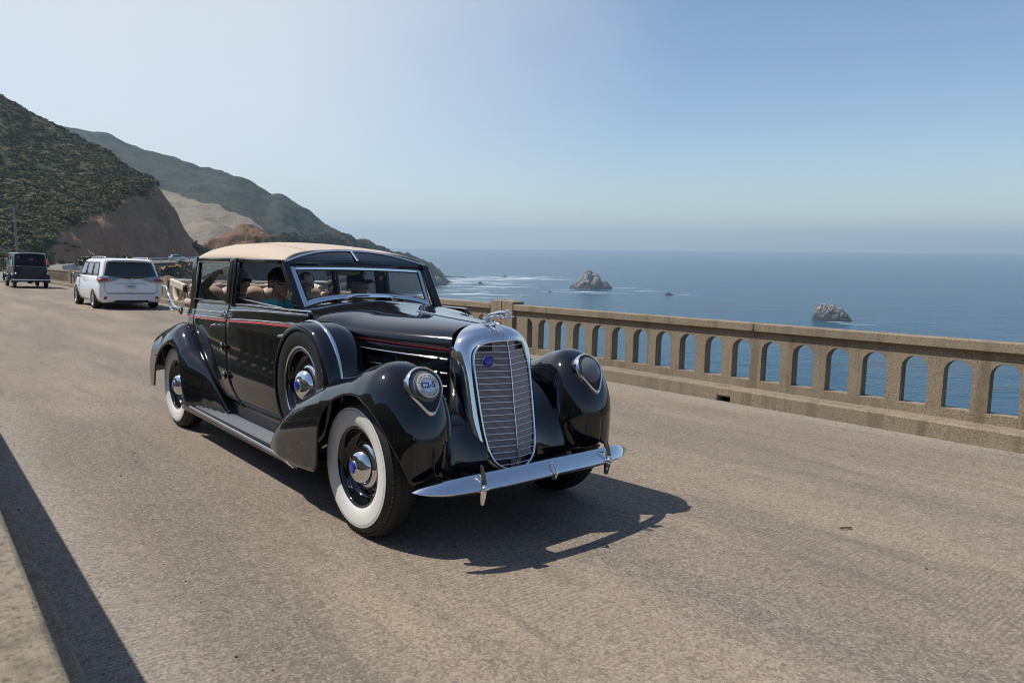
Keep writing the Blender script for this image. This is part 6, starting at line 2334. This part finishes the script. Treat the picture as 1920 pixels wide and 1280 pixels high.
# ---------------------------------------------------------------- roadside things
M_POLE = mat('weathered_pole', (.30, .28, .25), .9, noise=.2, nscale=3)
up_ = pix(33, 476, 118)
pole = empty('utility_pole', mw=Matrix.Translation(tuple(up_)))
tag(pole, 'grey wooden utility pole at the foot of the near hill', 'pole')
obj('shaft', tube([(0, 0, -.5), (0, 0, 7.9)], [.20, .15], 10), M_POLE, pole, smooth=60)
obj('crossarm', box((0, 0, 7.5), (1.2, .12, .14), .6), M_POLE, pole, smooth=30)
M_ORANGE = mat('orange_sign', (.62, .10, .03), .5)
sgn_ = empty('road_sign', mw=Matrix.Translation(tuple(pix(368, 464, 290))))
tag(sgn_, 'tall orange work zone sign beside the far road', 'sign')
obj('board', box((0, 0, 1.75), (1.15, .04, 2.2), Matrix.Rotation(.12, 3, 'Y')), M_ORANGE, sgn_, smooth=None)
obj('post', tube([(0, .06, -.3), (0, .06, 1.2)], .05, 8), M_STEEL, sgn_)
b2 = DECK @ Vector((-56.5, 2.1, 0))
rs_ = empty('road_sign', mw=Matrix.Translation(tuple(pix(13, 500, 66))))
tag(rs_, 'red and white road sign beside the limousine roof', 'sign')
obj('post', tube([(0, 0, -.3), (0, 0, 1.1)], .03, 8), M_STEEL, rs_)
obj('red_panel', box((0, 0, .98), (.36, .03, .30)), mat('sign_red', (.45, .02, .03), .5), rs_, smooth=None)
obj('white_panel', box((0, 0, .74), (.34, .03, .15)), mat('sign_white', (.75, .75, .75), .5), rs_, smooth=None)
cone = empty('traffic_cone', mw=Matrix.Translation(tuple(pix(89.5, 496.5, 70))))
tag(cone, 'orange traffic cone beside the bridge end', 'cone')
obj('cone', lathe([(.17, .02), (.03, .62), (0, .64)], 20, axis='z'), M_ORANGE, cone, smooth=60)
obj('base', box((0, 0, .01), (.4, .4, .04)), M_ORANGE, cone, smooth=None)


# roadside shrubs with stems and leaf clumps
def shrub(at, rx, rz, n, label, seed):
    r = np.random.RandomState(seed)
    root = empty('shrub', mw=Matrix.Translation(tuple(at)))
    tag(root, label, 'shrub', 'roadside shrubs')
    V, Fc, T = [], [], []
    for k in range(n):
        th, ph = r.rand() * 6.283, math.asin(r.rand())
        rr = (.55 + .5 * r.rand()) * (1 + .25 * math.sin(3 * th + seed))
        c = np.array([math.cos(th) * math.cos(ph) * rr * rx, math.sin(th) * math.cos(ph) * rr * rx, .1 + math.sin(ph) * rr * rz])
        s = .10 + .12 * r.rand()
        a = r.randn(3)
        a /= np.linalg.norm(a)
        b = np.cross(a, r.randn(3))
        b /= np.linalg.norm(b)
        k0 = len(V)
        V += [c + a * s, c + b * s * .6, c - a * s, c - b * s * .6]
        Fc.append((k0, k0 + 1, k0 + 2, k0 + 3))
        T += [.35 + .3 * r.rand()] * 4
    me = bpy.data.meshes.new('foliage')
    me.from_pydata([tuple(p) for p in V], [], Fc)
    o = link('foliage', me, M_BUSH, root)
    vattr(o, 'tone', T)
    obj('stem', join(*[tube([(0, 0, -.3), (rx * .4 * math.cos(a), rx * .4 * math.sin(a), rz * .6)], [.05, .02], 6) for a in (0.3, 2.2, 4.4)]), M_POLE, root)
    return root


shrub(pix(172, 499, 92), 1.5, 1.15, 900, 'rounded green shrub between the limousine and the minivan', 3)
shrub(pix(232, 491, 130), 1.6, 1.1, 700, 'green shrub showing just above the minivan roof', 5)
shrub(pix(250, 500, 120), 2.0, 1.0, 800, 'low dark shrub behind the minivan right shoulder', 8)
shrub(pix(272, 512, 112), 2.2, 1.2, 900, 'dark shrub below the far road beside the retaining wall', 9)


# ---------------------------------------------------------------- sea haze
M_HAZE, _t2, _b2 = nmat('sea_haze')
_t2.nodes.remove(_b2)
_pv = _t2.nodes.new('ShaderNodeVolumePrincipled')
_pv.inputs['Color'].default_value = (0.60, 0.82, 1.0, 1)
_pv.inputs['Density'].default_value = 0.00015
_pv.inputs['Anisotropy'].default_value = 0.2
_t2.links.new(_pv.outputs[0], _t2.nodes['Material Output'].inputs['Volume'])
haze = obj('haze', box((0, 0, 76.0), (26000, 26000, 364.0)), M_HAZE, smooth=None)
tag(haze, 'thin sea haze lying over the coast', kind='stuff')
